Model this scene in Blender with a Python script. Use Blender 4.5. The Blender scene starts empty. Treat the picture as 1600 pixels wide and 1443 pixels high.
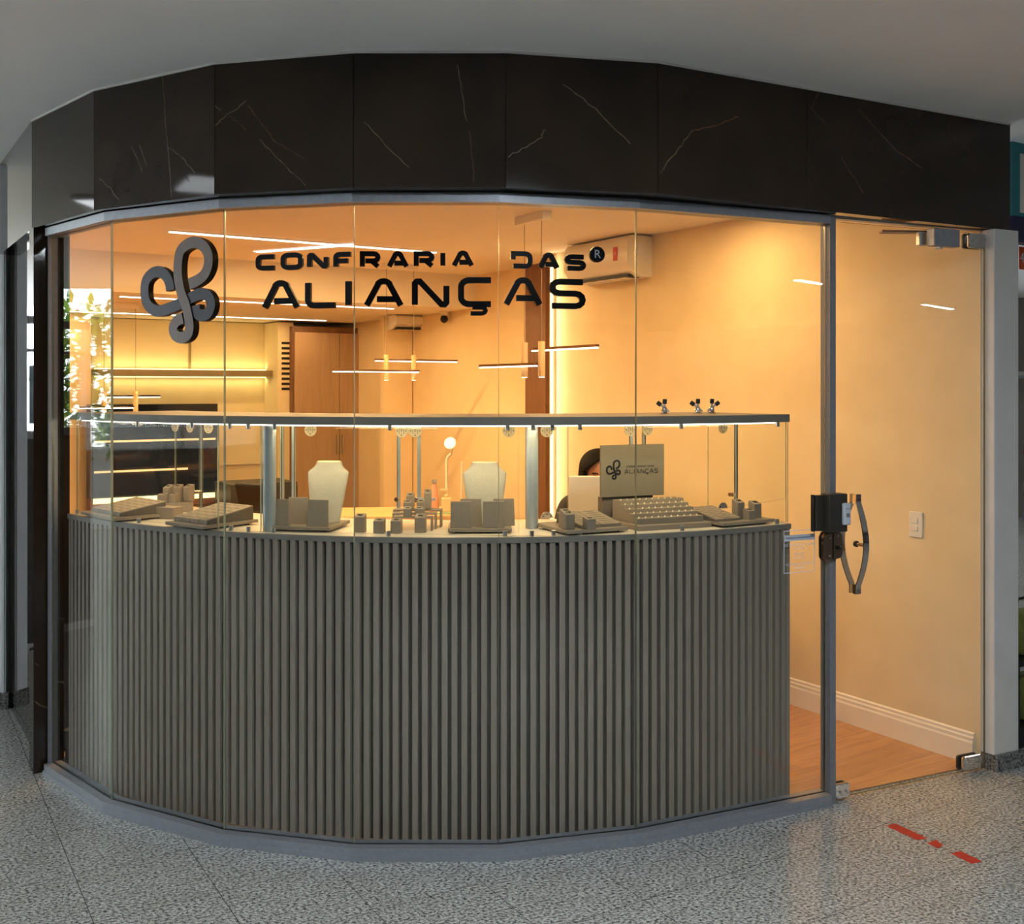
import bpy, bmesh, math, random
from mathutils import Vector, Matrix
random.seed(7)
S = bpy.context.scene
COL = S.collection
R = math.radians

# ---------------------------------------------------------------- camera
F, CX, HY, CH = 1650.0, 800.0, 605.0, 1.69
cd = bpy.data.cameras.new('camera'); cam = bpy.data.objects.new('camera', cd); COL.objects.link(cam)
cam.location = (0, 0, CH); cam.rotation_euler = (R(90), 0, 0)
cd.sensor_fit = 'HORIZONTAL'; cd.sensor_width = 36.0; cd.lens = F / 1600 * 36.0
cd.shift_y = -(721.5 - HY) / 1600; cd.clip_start = 0.05; cd.clip_end = 200
S.camera = cam
# ---------------------------------------------------------------- daylight, exposure
W = bpy.data.worlds.new('world'); S.world = W; W.use_nodes = True
bg = W.node_tree.nodes['Background']
bg.inputs['Color'].default_value = (0.86, 0.93, 1.0, 1); bg.inputs['Strength'].default_value = 10.0
S.view_settings.view_transform = 'Standard'; S.view_settings.look = 'None'
S.view_settings.exposure = 0.0; S.view_settings.gamma = 1.0; S.view_settings.use_curve_mapping = False
S.cycles.transparent_max_bounces = 40; S.cycles.max_bounces = 10; S.cycles.diffuse_bounces = 5
S.cycles.caustics_reflective = False; S.cycles.caustics_refractive = False

def sun_lamp():
    l = bpy.data.lights.new('sun', 'SUN'); l.energy = 9.0; l.angle = R(3); l.color = (1, .96, .9)
    o = bpy.data.objects.new('sun', l); COL.objects.link(o)
    o.rotation_euler = (R(42), R(-14), R(0))
sun_lamp()

# ---------------------------------------------------------------- placing helpers
def P(px, py, d): return Vector(((px - CX) / F * d, d, CH - (py - HY) / F * d))
def G(px, py, z=0.0): return P(px, py, (CH - z) * F / (py - HY))
def onplane(px, A, B):
    k = (px - CX) / F; dx, dy = B[0] - A[0], B[1] - A[1]
    t = (A[0] - k * A[1]) / (k * dy - dx)
    return Vector((A[0] + t * dx, A[1] + t * dy))
UX, UY = .842, .5395
ROOM_YAW = math.atan2(UY, UX)
def RF(u, v, z=0.0): return Vector((u * UX - v * UY, u * UY + v * UX, z))
CC, CR = Vector((-.207, 6.323)), 2.421
def arc(r, a, z=0.0):
    return Vector((CC.x + r * math.sin(R(a)), CC.y - r * math.cos(R(a)), z))
def ang(px, r):          # angle on the counter circle of radius r seen at image column px
    k = (px - CX) / F
    a, b, c = 1 + k * k, -2 * (k * CC.x + CC.y), CC.x ** 2 + CC.y ** 2 - r * r
    disc = b * b - 4 * a * c
    if disc < 0: return -45.6
    y = (-b - math.sqrt(disc)) / (2 * a)
    return max(-45.6, math.degrees(math.atan2(k * y - CC.x, CC.y - y)))

# ---------------------------------------------------------------- mesh builder
class MB:
    def __init__(s): s.v, s.f, s.m = [], [], []
    def add(s, verts, faces, mi=0, M=None):
        n = len(s.v)
        s.v += [tuple(M @ Vector(p)) if M is not None else tuple(p) for p in verts]
        s.f += [tuple(i + n for i in f) for f in faces]; s.m += [mi] * len(faces); return s
    def box(s, x0, x1, y0, y1, z0, z1, mi=0, M=None):
        return s.add([(x0,y0,z0),(x1,y0,z0),(x1,y1,z0),(x0,y1,z0),(x0,y0,z1),(x1,y0,z1),(x1,y1,z1),(x0,y1,z1)],
              [(0,3,2,1),(4,5,6,7),(0,1,5,4),(1,2,6,5),(2,3,7,6),(3,0,4,7)], mi, M)
    def prism(s, poly, z0, z1, mi=0, M=None):
        n = len(poly)
        return s.add([(p[0],p[1],z0) for p in poly] + [(p[0],p[1],z1) for p in poly],
              [tuple(range(n))[::-1], tuple(range(n, 2*n))] + [(i,(i+1)%n,n+(i+1)%n,n+i) for i in range(n)], mi, M)
    def loft(s, rings, mi=0, M=None, cap=True, closed=True):
        n = len(rings[0]); v = [p for r in rings for p in r]; f = []
        for k in range(len(rings) - 1):
            for i in range(n if closed else n - 1):
                j = (i + 1) % n
                f.append((k*n+i, k*n+j, (k+1)*n+j, (k+1)*n+i))
        if cap and closed: f += [tuple(range(n))[::-1], tuple(range((len(rings)-1)*n, len(rings)*n))]
        return s.add(v, f, mi, M)
    def lathe(s, prof, n=24, mi=0, M=None):
        return s.loft([[(r*math.cos(2*math.pi*i/n), r*math.sin(2*math.pi*i/n), z) for i in range(n)] for r, z in prof], mi, M)
    def cyl(s, p0, p1, r, n=16, mi=0, r2=None):
        return s.tube([p0, p1], r, n, mi, r2)
    def tube(s, pts, r, n=10, mi=0, r2=None):
        pts = [Vector(p) for p in pts]; rings = []
        for i, p in enumerate(pts):
            t = (pts[min(i+1, len(pts)-1)] - pts[max(i-1, 0)]).normalized()
            a = t.orthogonal().normalized() if i == 0 else (rings_a - t * rings_a.dot(t)).normalized()
            rings_a = a; b = t.cross(a)
            q = r if r2 is None else r + (r2 - r) * i / (len(pts) - 1)
            rings.append([p + (a*math.cos(2*math.pi*k/n) + b*math.sin(2*math.pi*k/n)) * q for k in range(n)])
        return s.loft(rings, mi)
    def ribbon(s, pts, w, t, mi=0, side=None, M=None, closed=False):   # flat stroke in local xz, thickness to -y
        pts = [Vector((p[0], p[1])) for p in pts]; n = len(pts); L = []; Rr = []
        for i in range(n):
            a = pts[i-1] if (i > 0 or closed) else None
            b = pts[(i+1) % n] if (i < n-1 or closed) else None
            d1 = (pts[i]-a).normalized() if a is not None else (b-pts[i]).normalized()
            d2 = (b-pts[i]).normalized() if b is not None else d1
            n1, n2 = Vector((-d1.y, d1.x)), Vector((-d2.y, d2.x))
            m = (n1+n2); m = m.normalized() if m.length > 1e-6 else n1
            k = min(1/max(m.dot(n1), .3), 1.6)
            L.append(pts[i] + m*w/2*k); Rr.append(pts[i] - m*w/2*k)
        v = [(p.x,-t,p.y) for p in L]+[(p.x,-t,p.y) for p in Rr]+[(p.x,0,p.y) for p in L]+[(p.x,0,p.y) for p in Rr]
        ff, fs = [], []
        for i in range(n if closed else n-1):
            j = (i+1) % n
            ff.append((i,n+i,n+j,j)); fs += [(2*n+i,2*n+j,3*n+j,3*n+i),(i,j,2*n+j,2*n+i),(n+i,3*n+i,3*n+j,n+j)]
        if not closed: fs += [(0,2*n,3*n,n),(n-1,2*n-1,4*n-1,3*n-1)]
        q = len(s.f); s.add(v, ff + fs, mi, M)
        if side is not None:
            for k in range(q+len(ff), len(s.f)): s.m[k] = side
        return s
    def build(s, name, mat, parent=None, smooth=None, bevel=0, loc=None, yaw=None):
        me = bpy.data.meshes.new(name); me.from_pydata(s.v, [], s.f); me.update()
        for m in (mat if isinstance(mat, (list, tuple)) else [mat]): me.materials.append(m)
        me.polygons.foreach_set('material_index', s.m)
        b = bmesh.new(); b.from_mesh(me); bmesh.ops.recalc_face_normals(b, faces=b.faces); b.to_mesh(me); b.free()
        if smooth:
            me.polygons.foreach_set('use_smooth', [True]*len(me.polygons)); me.set_sharp_from_angle(angle=R(smooth))
        o = bpy.data.objects.new(name, me); COL.objects.link(o)
        if parent is not None: o.parent = parent
        if loc is not None: o.location = loc
        if yaw is not None: o.rotation_euler = (0, 0, yaw)
        if bevel:
            md = o.modifiers.new('bevel', 'BEVEL'); md.width = bevel; md.segments = 2; md.limit_method = 'ANGLE'
        return o

def tag(o, label, cat, group=None):
    o['label'] = label; o['category'] = cat
    if group: o['group'] = group
    return o
def thing(name, label, cat, loc=(0,0,0), yaw=0.0, group=None):
    o = bpy.data.objects.new(name, None); o.empty_display_size = .05; COL.objects.link(o)
    o.location = loc; o.rotation_euler = (0, 0, yaw); return tag(o, label, cat, group)
def struct(o): o['kind'] = 'structure'; return o
def clone(o, loc, yaw, label, group=None):
    def rec(x, par):
        c = x.copy(); COL.objects.link(c); c.parent = par
        for ch in [k for k in bpy.data.objects if k.parent == x and k is not c]: rec(ch, c)
        return c
    c = o.copy(); COL.objects.link(c)
    for ch in list(o.children): rec(ch, c)
    c.location = loc; c.rotation_euler = (0, 0, yaw); c['label'] = label
    if group: c['group'] = group
    return c
def text_mesh(body, size, align='CENTER', depth=.0004):
    c = bpy.data.curves.new('t', 'FONT'); c.body = body; c.size = size; c.align_x = align; c.align_y = 'CENTER'; c.extrude = depth; c.resolution_u = 3
    t = bpy.data.objects.new('t', c); COL.objects.link(t)
    dg = bpy.context.evaluated_depsgraph_get(); me = bpy.data.meshes.new_from_object(t.evaluated_get(dg))
    v = [tuple(x.co) for x in me.vertices]; f = [tuple(p.vertices) for p in me.polygons]
    bpy.data.objects.remove(t); bpy.data.curves.remove(c); bpy.data.meshes.remove(me)
    return v, f
XZ = Matrix(((1,0,0,0),(0,0,-1,0),(0,1,0,0),(0,0,0,1)))          # text plane xy -> xz facing -y

# ---------------------------------------------------------------- materials
def srgb(r, g, b):
    f = lambda c: (c/255/12.92 if c/255 <= .04045 else ((c/255+.055)/1.055)**2.4)
    return (f(r), f(g), f(b), 1)
def mat(name, col, rough=.5, metal=0.0, emit=None, es=0.0, spec=.5):
    m = bpy.data.materials.new(name); m.use_nodes = True; b = m.node_tree.nodes['Principled BSDF']
    b.inputs['Base Color'].default_value = col; b.inputs['Roughness'].default_value = rough
    b.inputs['Metallic'].default_value = metal; b.inputs['Specular IOR Level'].default_value = spec
    if emit: b.inputs['Emission Color'].default_value = emit; b.inputs['Emission Strength'].default_value = es
    return m
def nodes(m): return m.node_tree.nodes, m.node_tree.links, m.node_tree.nodes['Principled BSDF']
def ramp(N, stops):
    r = N.new('ShaderNodeValToRGB')
    while len(r.color_ramp.elements) < len(stops): r.color_ramp.elements.new(.5)
    for e, (p, c) in zip(r.color_ramp.elements, stops): e.position = p; e.color = c
    return r
def noisy(name, c0, c1, scale, rough=.5, detail=4, stretch=None, bump=0.0, metal=0.0, spec=.5):
    m = mat(name, c0, rough, metal, spec=spec); N, L, B = nodes(m)
    tc = N.new('ShaderNodeTexCoord'); src = tc.outputs['Object']
    if stretch:
        mp = N.new('ShaderNodeMapping'); mp.inputs['Scale'].default_value = stretch; L.new(src, mp.inputs['Vector']); src = mp.outputs['Vector']
    n = N.new('ShaderNodeTexNoise'); n.inputs['Scale'].default_value = scale; n.inputs['Detail'].default_value = detail; L.new(src, n.inputs['Vector'])
    r = ramp(N, [(.3, c0), (.7, c1)]); L.new(n.outputs['Fac'], r.inputs['Fac']); L.new(r.outputs['Color'], B.inputs['Base Color'])
    if bump:
        bp = N.new('ShaderNodeBump'); bp.inputs['Strength'].default_value = bump; bp.inputs['Distance'].default_value = .002
        L.new(n.outputs['Fac'], bp.inputs['Height']); L.new(bp.outputs['Normal'], B.inputs['Normal'])
    return m
def granite(name, joints=True, dark=False):
    m = mat(name, (.3,.3,.3,1), .22); N, L, B = nodes(m)
    tc = N.new('ShaderNodeTexCoord')
    mp = N.new('ShaderNodeMapping'); mp.inputs['Rotation'].default_value = (0,0,-R(31)); mp.inputs['Scale'].default_value = (1,1.35,1)
    L.new(tc.outputs['Object'], mp.inputs['Vector'])
    n1 = N.new('ShaderNodeTexNoise'); n1.inputs['Scale'].default_value = 80; n1.inputs['Detail'].default_value = 5; n1.inputs['Roughness'].default_value = .62
    n2 = N.new('ShaderNodeTexNoise'); n2.inputs['Scale'].default_value = 230; n2.inputs['Detail'].default_value = 2
    n3 = N.new('ShaderNodeTexNoise'); n3.inputs['Scale'].default_value = 9; n3.inputs['Detail'].default_value = 3
    for n in (n1, n2, n3): L.new(mp.outputs['Vector'], n.inputs['Vector'])
    k = .45 if dark else 1
    g = lambda r_, g_, b_: tuple(x*k for x in srgb(r_, g_, b_)[:3]) + (1,)
    r1 = ramp(N, [(.34, g(44,46,48)), (.43, g(122,124,124)), (.53, g(186,187,184)), (.70, g(232,231,226))]); L.new(n1.outputs['Fac'], r1.inputs['Fac'])
    r2 = ramp(N, [(.36, (.3,.3,.31,1)), (.48, (1,1,1,1))]); L.new(n2.outputs['Fac'], r2.inputs['Fac'])
    r3 = ramp(N, [(.3, (.84,.83,.80,1)), (.7, (1,1,1,1))]); L.new(n3.outputs['Fac'], r3.inputs['Fac'])
    m1 = N.new('ShaderNodeMixRGB'); m1.blend_type = 'MULTIPLY'; m1.inputs[0].default_value = .8
    m2 = N.new('ShaderNodeMixRGB'); m2.blend_type = 'MULTIPLY'; m2.inputs[0].default_value = 1
    L.new(r1.outputs['Color'], m1.inputs[1]); L.new(r2.outputs['Color'], m1.inputs[2])
    L.new(m1.outputs[0], m2.inputs[1]); L.new(r3.outputs['Color'], m2.inputs[2])
    out = m2.outputs[0]
    if joints:
        mp2 = N.new('ShaderNodeMapping'); mp2.inputs['Rotation'].default_value = (0,0,-R(31)); L.new(tc.outputs['Object'], mp2.inputs['Vector'])
        mp2.inputs['Location'].default_value = (-1.375+.395*8, -2.42+.395*8+.38, 0)
        br = N.new('ShaderNodeTexBrick'); br.inputs['Scale'].default_value = 1; br.inputs['Mortar Size'].default_value = .0015
        br.inputs['Mortar Smooth'].default_value = .3; br.inputs['Brick Width'].default_value = .395; br.inputs['Row Height'].default_value = .388; br.offset = 0
        br.inputs['Color1'].default_value = (0,0,0,1); br.inputs['Color2'].default_value = (0,0,0,1); br.inputs['Mortar'].default_value = (1,1,1,1)
        L.new(mp2.outputs['Vector'], br.inputs['Vector'])
        m3 = N.new('ShaderNodeMixRGB'); m3.inputs[2].default_value = (.06,.06,.06,1)
        L.new(br.outputs['Color'], m3.inputs[0]); L.new(out, m3.inputs[1]); out = m3.outputs[0]
    L.new(out, B.inputs['Base Color'])
    return m
def marble(name, c0, c1, vein, rough, amount=.8, scale=1.3):
    m = mat(name, c0, rough, spec=.4); N, L, B = nodes(m)
    tc = N.new('ShaderNodeTexCoord')
    n = N.new('ShaderNodeTexNoise'); n.inputs['Scale'].default_value = 2.2; n.inputs['Detail'].default_value = 6; L.new(tc.outputs['Object'], n.inputs['Vector'])
    r = ramp(N, [(.35, c0), (.7, c1)]); L.new(n.outputs['Fac'], r.inputs['Fac'])
    d = N.new('ShaderNodeVectorMath'); d.operation = 'MULTIPLY_ADD'; d.inputs[1].default_value = (.35,.35,.35)
    L.new(n.outputs['Color'], d.inputs[0]); L.new(tc.outputs['Object'], d.inputs[2])
    vo = N.new('ShaderNodeTexVoronoi'); vo.feature = 'DISTANCE_TO_EDGE'; vo.inputs['Scale'].default_value = scale; L.new(d.outputs[0], vo.inputs['Vector'])
    rv = ramp(N, [(0, (1,1,1,1)), (.004, (0,0,0,1))]); L.new(vo.outputs['Distance'], rv.inputs['Fac'])
    nm = N.new('ShaderNodeTexNoise'); nm.inputs['Scale'].default_value = 1.9; L.new(tc.outputs['Object'], nm.inputs['Vector'])
    rm = ramp(N, [(.5, (0,0,0,1)), (.66, (amount,)*3+(1,))]); L.new(nm.outputs['Fac'], rm.inputs['Fac'])
    mu = N.new('ShaderNodeMixRGB'); mu.blend_type = 'MULTIPLY'; mu.inputs[0].default_value = 1
    L.new(rv.outputs['Color'], mu.inputs[1]); L.new(rm.outputs['Color'], mu.inputs[2])
    mx = N.new('ShaderNodeMixRGB'); mx.inputs[2].default_value = vein; L.new(mu.outputs[0], mx.inputs[0]); L.new(r.outputs['Color'], mx.inputs[1])
    L.new(mx.outputs[0], B.inputs['Base Color'])
    return m
def wood(name, c0, c1, rough=.4, plank=None, ax=(1,12,1)):
    m = mat(name, c0, rough); N, L, B = nodes(m)
    tc = N.new('ShaderNodeTexCoord'); rot = N.new('ShaderNodeMapping'); rot.inputs['Rotation'].default_value = (0,0,-ROOM_YAW); L.new(tc.outputs['Object'], rot.inputs['Vector'])
    mp = N.new('ShaderNodeMapping'); mp.inputs['Scale'].default_value = ax; L.new(rot.outputs['Vector'], mp.inputs['Vector'])
    n = N.new('ShaderNodeTexNoise'); n.inputs['Scale'].default_value = 3; n.inputs['Detail'].default_value = 6; n.inputs['Distortion'].default_value = .8; L.new(mp.outputs['Vector'], n.inputs['Vector'])
    r = ramp(N, [(.3, c0), (.7, c1)]); L.new(n.outputs['Fac'], r.inputs['Fac']); out = r.outputs['Color']
    if plank:
        br = N.new('ShaderNodeTexBrick'); br.inputs['Scale'].default_value = 1; br.inputs['Brick Width'].default_value = 1.2; br.inputs['Row Height'].default_value = plank
        br.inputs['Mortar Size'].default_value = .0012; br.inputs['Color1'].default_value = (1,1,1,1); br.inputs['Color2'].default_value = (.82,.8,.78,1); br.inputs['Mortar'].default_value = (.45,.4,.35,1)
        L.new(rot.outputs['Vector'], br.inputs['Vector'])
        mu = N.new('ShaderNodeMixRGB'); mu.blend_type = 'MULTIPLY'; mu.inputs[0].default_value = 1; L.new(out, mu.inputs[1]); L.new(br.outputs['Color'], mu.inputs[2]); out = mu.outputs[0]
    L.new(out, B.inputs['Base Color'])
    return m
def glass(name, tint, refl=1.0, base=.04):
    m = bpy.data.materials.new(name); m.use_nodes = True; N, L = m.node_tree.nodes, m.node_tree.links
    N.remove(N['Principled BSDF']); out = N['Material Output']
    g = N.new('ShaderNodeNewGeometry'); dt = N.new('ShaderNodeVectorMath'); dt.operation = 'DOT_PRODUCT'
    L.new(g.outputs['Normal'], dt.inputs[0]); L.new(g.outputs['Incoming'], dt.inputs[1])
    def ma(op, a, b=None):
        n = N.new('ShaderNodeMath'); n.operation = op
        for i, x in enumerate((a, b)):
            if x is None: continue
            if isinstance(x, (int, float)): n.inputs[i].default_value = x
            else: L.new(x, n.inputs[i])
        return n.outputs[0]
    c = ma('ABSOLUTE', dt.outputs['Value']); p = ma('POWER', ma('SUBTRACT', 1.0, c), 5.0)
    fr = ma('ADD', ma('MULTIPLY', p, (1-base)*refl), base*refl)
    t = N.new('ShaderNodeBsdfTransparent'); t.inputs['Color'].default_value = tint
    gl = N.new('ShaderNodeBsdfGlossy'); gl.inputs['Roughness'].default_value = 0.0
    mx = N.new('ShaderNodeMixShader'); L.new(fr, mx.inputs[0]); L.new(t.outputs[0], mx.inputs[1]); L.new(gl.outputs[0], mx.inputs[2]); L.new(mx.outputs[0], out.inputs['Surface'])
    return m

def edge_mat(name, col, k):
    m = bpy.data.materials.new(name); m.use_nodes = True; N, L = m.node_tree.nodes, m.node_tree.links
    N.remove(N['Principled BSDF']); t = N.new('ShaderNodeBsdfTranslucent'); t.inputs['Color'].default_value = col
    g = N.new('ShaderNodeBsdfGlossy'); g.inputs['Roughness'].default_value = .25; mx = N.new('ShaderNodeMixShader'); mx.inputs[0].default_value = k
    L.new(t.outputs[0], mx.inputs[1]); L.new(g.outputs[0], mx.inputs[2]); L.new(mx.outputs[0], N['Material Output'].inputs['Surface']); return m
M = dict(
    granite=granite('speckled grey granite'), granite_dark=granite('dark granite', False, True),
    marble=marble('dark brown marble', srgb(36,26,19), srgb(54,40,29), srgb(170,150,130), .06, .0),
    marble_side=marble('polished dark marble', srgb(34,30,28), srgb(46,42,38), srgb(180,170,160), .03, .9),
    vein=noisy('marble vein', srgb(132,114,94), srgb(80,67,55), 30, .2),
    vein_red=noisy('rust marble vein', srgb(110,78,58), srgb(70,52,40), 30, .2),
    alu=noisy('aluminium', srgb(150,154,162), srgb(160,164,172), 60, .38, metal=.55),
    alu_dark=noisy('grey aluminium', srgb(122,124,130), srgb(132,134,140), 60, .42, metal=.2),
    steel=mat('brushed steel', srgb(190,192,192), .3, 1), chrome=mat('chrome', srgb(215,210,205), .07, 1),
    bronze=mat('polished bronze plate', srgb(150,125,105), .15, 1),
    silver_paint=noisy('satin silver', srgb(168,176,178), srgb(176,184,186), 50, .35, metal=.5),
    glass=glass('clear glass', (.975,.985,.975,1)), case_glass=glass('case glass', (.985,.99,.982,1), .22),
    edge=edge_mat('glass edge', (.42,.48,.36,1), .3), edge_dark=mat('dark glass edge', srgb(70,82,74), .2),
    slat=noisy('taupe slats', srgb(134,122,110), srgb(144,132,120), 18, .55, stretch=(8,8,.6)),
    slat_back=noisy('gap shade taupe backing', srgb(66,58,52), srgb(74,66,60), 18, .7),  # darker than the slats: shade of the gaps put into the colour
    counter=noisy('pale counter top', srgb(214,200,176), srgb(224,210,188), 12, .45),
    cap=noisy('taupe cap', srgb(116,110,102), srgb(124,118,110), 14, .5),
    linen=noisy('taupe leatherette', srgb(134,118,98), srgb(146,130,110), 220, .65, bump=.25),
    linen_dark=noisy('ring slot', srgb(92,80,66), srgb(104,92,78), 90, .7),
    bust=noisy('cream velvet', srgb(172,164,144), srgb(182,174,154), 160, .8, bump=.2),
    wall=noisy('warm plaster', srgb(222,202,164), srgb(230,211,174), 5, .75, bump=.06),
    paint=noisy('white paint', srgb(206,206,204), srgb(214,214,212), 8, .7, bump=.05),
    ceiling=noisy('shop ceiling paint', srgb(232,226,214), srgb(236,230,220), 4, .8),
    mall_ceiling=noisy('mall ceiling paint', srgb(232,232,232), srgb(238,238,238), 1.5, .75),
    base=noisy('white skirting', srgb(232,222,208), srgb(238,230,216), 10, .5),
    floorwood=wood('oak floor', srgb(176,124,76), srgb(206,156,104), .4, .19),
    cabwood=wood('tan veneer', srgb(170,142,114), srgb(182,154,126), .3, None, (10,1,.6)),
    deskwood=wood('pale oak', srgb(206,168,120), srgb(222,186,138), .45), brownwood=wood('brown veneer', srgb(112,76,52), srgb(130,92,64), .4),
    yellowwall=noisy('cream panel', srgb(222,208,170), srgb(230,216,180), 6, .6),
    shelf=noisy('olive shelf', srgb(128,112,78), srgb(138,122,88), 12, .5),
    black=mat('black plastic', srgb(18,18,20), .4), blackgloss=mat('black gloss acrylic', srgb(6,6,8), .12),
    darkglass=mat('dark smoked glass', srgb(14,15,20), .05), graphite=mat('dark grey laminate', srgb(52,54,58), .45),
    lockgrey=noisy('graphite metal', srgb(58,54,48), srgb(64,60,54), 40, .4, metal=.3),
    white=mat('white plastic', srgb(225,222,216), .35), whitegrey=mat('pale grey plastic', srgb(198,204,214), .3),
    grille=mat('dark grille', srgb(30,30,30), .6), greyplastic=mat('grey plastic', srgb(120,120,120), .4),
    emblem=noisy('bronze grey face', srgb(118,104,96), srgb(126,112,104), 30, .35), emblem_dark=noisy('slate face', srgb(52,52,60), srgb(60,60,68), 30, .35),
    letter=mat('black acrylic letter', srgb(6,5,6), .3, spec=.12),
    signgrey=noisy('grey sign card', srgb(112,102,84), srgb(118,108,90), 10, .5),
    postpaint=noisy('silver paint', srgb(222,226,230), srgb(230,234,238), 20, .35),
    tan=noisy('tan tube', srgb(214,176,126), srgb(222,186,138), 12, .45),
    red=noisy('worn red tape', srgb(178,40,26), srgb(196,58,40), 40, .6), redplain=mat('red sticker', srgb(200,50,30), .5),
    sticker=mat('white vinyl', srgb(222,222,232), .6), stickerband=mat('frosted vinyl band', srgb(190,196,206), .6),
    coral=mat('coral enamel', srgb(222,166,148), .5), cream=mat('cream ceramic', srgb(228,210,170), .4), green=mat('pale green plastic', srgb(170,200,160), .5),
    hair=noisy('dark hair', srgb(10,7,6), srgb(20,13,11), 60, .65, stretch=(1,1,.1), spec=.12), skin=noisy('skin', srgb(196,138,104), srgb(206,148,114), 20, .5),
    shirt=noisy('dark blouse', srgb(46,42,46), srgb(54,50,54), 60, .8), lip=mat('lip', srgb(150,80,70), .5), eye=mat('eye', srgb(30,20,16), .3),
    leaf=edge_mat('leaf', (.22,.34,.06,1), .05), leaf2=edge_mat('dark leaf', (.08,.17,.04,1), .05),
    teal=noisy('teal sign', srgb(30,120,135), srgb(34,128,142), 5, .5), navy=mat('navy sign', srgb(12,18,64), .5), orange=mat('orange card', srgb(214,84,30), .5),
    maroon=noisy('maroon cloth', srgb(70,28,40), srgb(90,40,50), 20, .9), bluecloth=noisy('blue cloth', srgb(24,58,120), srgb(40,80,150), 20, .9),
    olive=noisy('olive canvas', srgb(96,98,40), srgb(120,122,56), 20, .9), tealcloth=noisy('blue grey cloth', srgb(60,110,135), srgb(90,140,160), 10, .9),
    concrete=noisy('pale paving', srgb(190,188,182), srgb(205,203,198), 3, .8), iron=mat('wrought iron', srgb(22,22,24), .5, .3),
    check=noisy('checked cloth', srgb(120,120,130), srgb(40,44,60), 60, .9),
    mallwall=noisy('mall wall', srgb(120,116,112), srgb(130,126,122), 3, .8),
)
def emission(name, col, s): return mat(name, (0.8,.8,.8,1), .5, emit=col + (1,), es=s)
M['led_warm'] = emission('warm led diffuser', (1,.86,.66), 5)
M['led_soft'] = emission('soft warm led diffuser', (1,.82,.5), 1.3)
M['led_yellow'] = emission('yellow led diffuser', (1,.82,.36), 2.2)
M['led_case'] = emission('case led diffuser', (1,.95,.8), 4)
M['led_edge'] = emission('amber led edge', (1,.55,.2), .8)
M['lamp_cool'] = emission('fluorescent diffuser', (.9,.96,1), 5)
WARM = (1.0, .60, .235); YELLOW = (1.0, .78, .30)
def area(name, loc, rot, sx, sy, e, col, parent=None):
    l = bpy.data.lights.new(name, 'AREA'); l.shape = 'RECTANGLE'; l.size = sx; l.size_y = sy; l.energy = e; l.color = col
    o = bpy.data.objects.new(name, l); COL.objects.link(o); o.location = loc; o.rotation_euler = rot
    if parent: o.parent = parent
    return o

# ================================================================ SETTING
V = [(-2.017,4.642),(-1.60,4.225),(-1.07,3.935),(-.568,3.81),(-.05,3.808),(.461,3.938),(1.274,4.302)]
DA, DB = (1.305,4.316), (2.094,4.68)           # glass door, same plane as the last pane
V = [Vector(p) for p in V]; DA, DB = Vector(DA), Vector(DB)
def offs(line, d):                                # offset polyline towards the viewer (-normal)
    out = []
    for i, p in enumerate(line):
        e1 = (line[i]-line[i-1]).normalized() if i else (line[1]-line[0]).normalized()
        e2 = (line[i+1]-line[i]).normalized() if i < len(line)-1 else e1
        n1, n2 = Vector((e1.y,-e1.x)), Vector((e2.y,-e2.x)); m = (n1+n2).normalized()
        out.append(p + m*d/max(m.dot(n1), .5))
    return out
def band(mb, line, d0, d1, z0, z1, mi=0):          # a bar following the polyline
    a, b = offs(line, d0), offs(line, d1)
    for i in range(len(line)-1): mb.prism([a[i],a[i+1],b[i+1],b[i]], z0, z1, mi)
    return mb

struct(MB().box(-10,16,-9,14,-.1,0).build('floor', M['granite']))
RW, LW, BW, SOF = 4.289, .748, 10.63, 7.73
lw0, rw0 = RF(LW, 4.9), RF(RW, 2.90)
inner = [p for p in offs(V + [DB], -.04)]
fl = [(p.x, p.y) for p in inner] + [tuple(RF(4.75, 3.0)[:2]), tuple(RF(4.75, BW)[:2]), tuple(RF(LW, BW)[:2])]
struct(MB().prism(fl, 0.0005, .006).build('floor_shop', M['floorwood']))
def rbox(name, u0, u1, v0, v1, z0, z1, m, bevel=0):   # box in room coordinates
    mb = MB(); mb.prism([RF(u0,v0), RF(u1,v0), RF(u1,v1), RF(u0,v1)], z0, z1)
    return struct(mb.build(name, m, bevel=bevel))
rbox('wall_right', RW, RW+.13, 2.83, 6.16, 0, 2.86, M['wall'])
rbox('wall_right_end', RW+.13, RW+.29, 5.88, 6.16, 0, 2.86, M['wall'])
rbox('wall_right_rear', RW+.29, RW+.42, 5.9, BW+.1, 0, 2.86, M['wall'])
rbox('wall_back', LW-.1, RW+.5, BW, BW+.1, 0, 2.86, M['wall'])
cl = [(p.x, p.y) for p in offs(V + [DB], -.05)] + [tuple(RF(RW+.29, 3.1)[:2]), tuple(RF(RW+.29, SOF)[:2]), tuple(RF(LW, SOF)[:2])]
struct(MB().prism(cl, 2.64, 2.70).build('ceiling_shop', M['ceiling']))
rbox('ceiling_soffit', LW, RW+.29, SOF, BW, 2.36, 2.70, M['ceiling'])
# skirting with a moulded top, along the right wall
mb = MB(); prof = [(0,.0061),(-.016,.0061),(-.016,.10),(-.012,.108),(-.012,.122),(-.008,.128),(-.008,.14),(0,.146)]
rings = [[RF(RW+a, v, z) for a, z in prof] for v in (2.86, 6.13)]
struct(mb.loft(rings).build('baseboard_right', M['base']))
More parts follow.
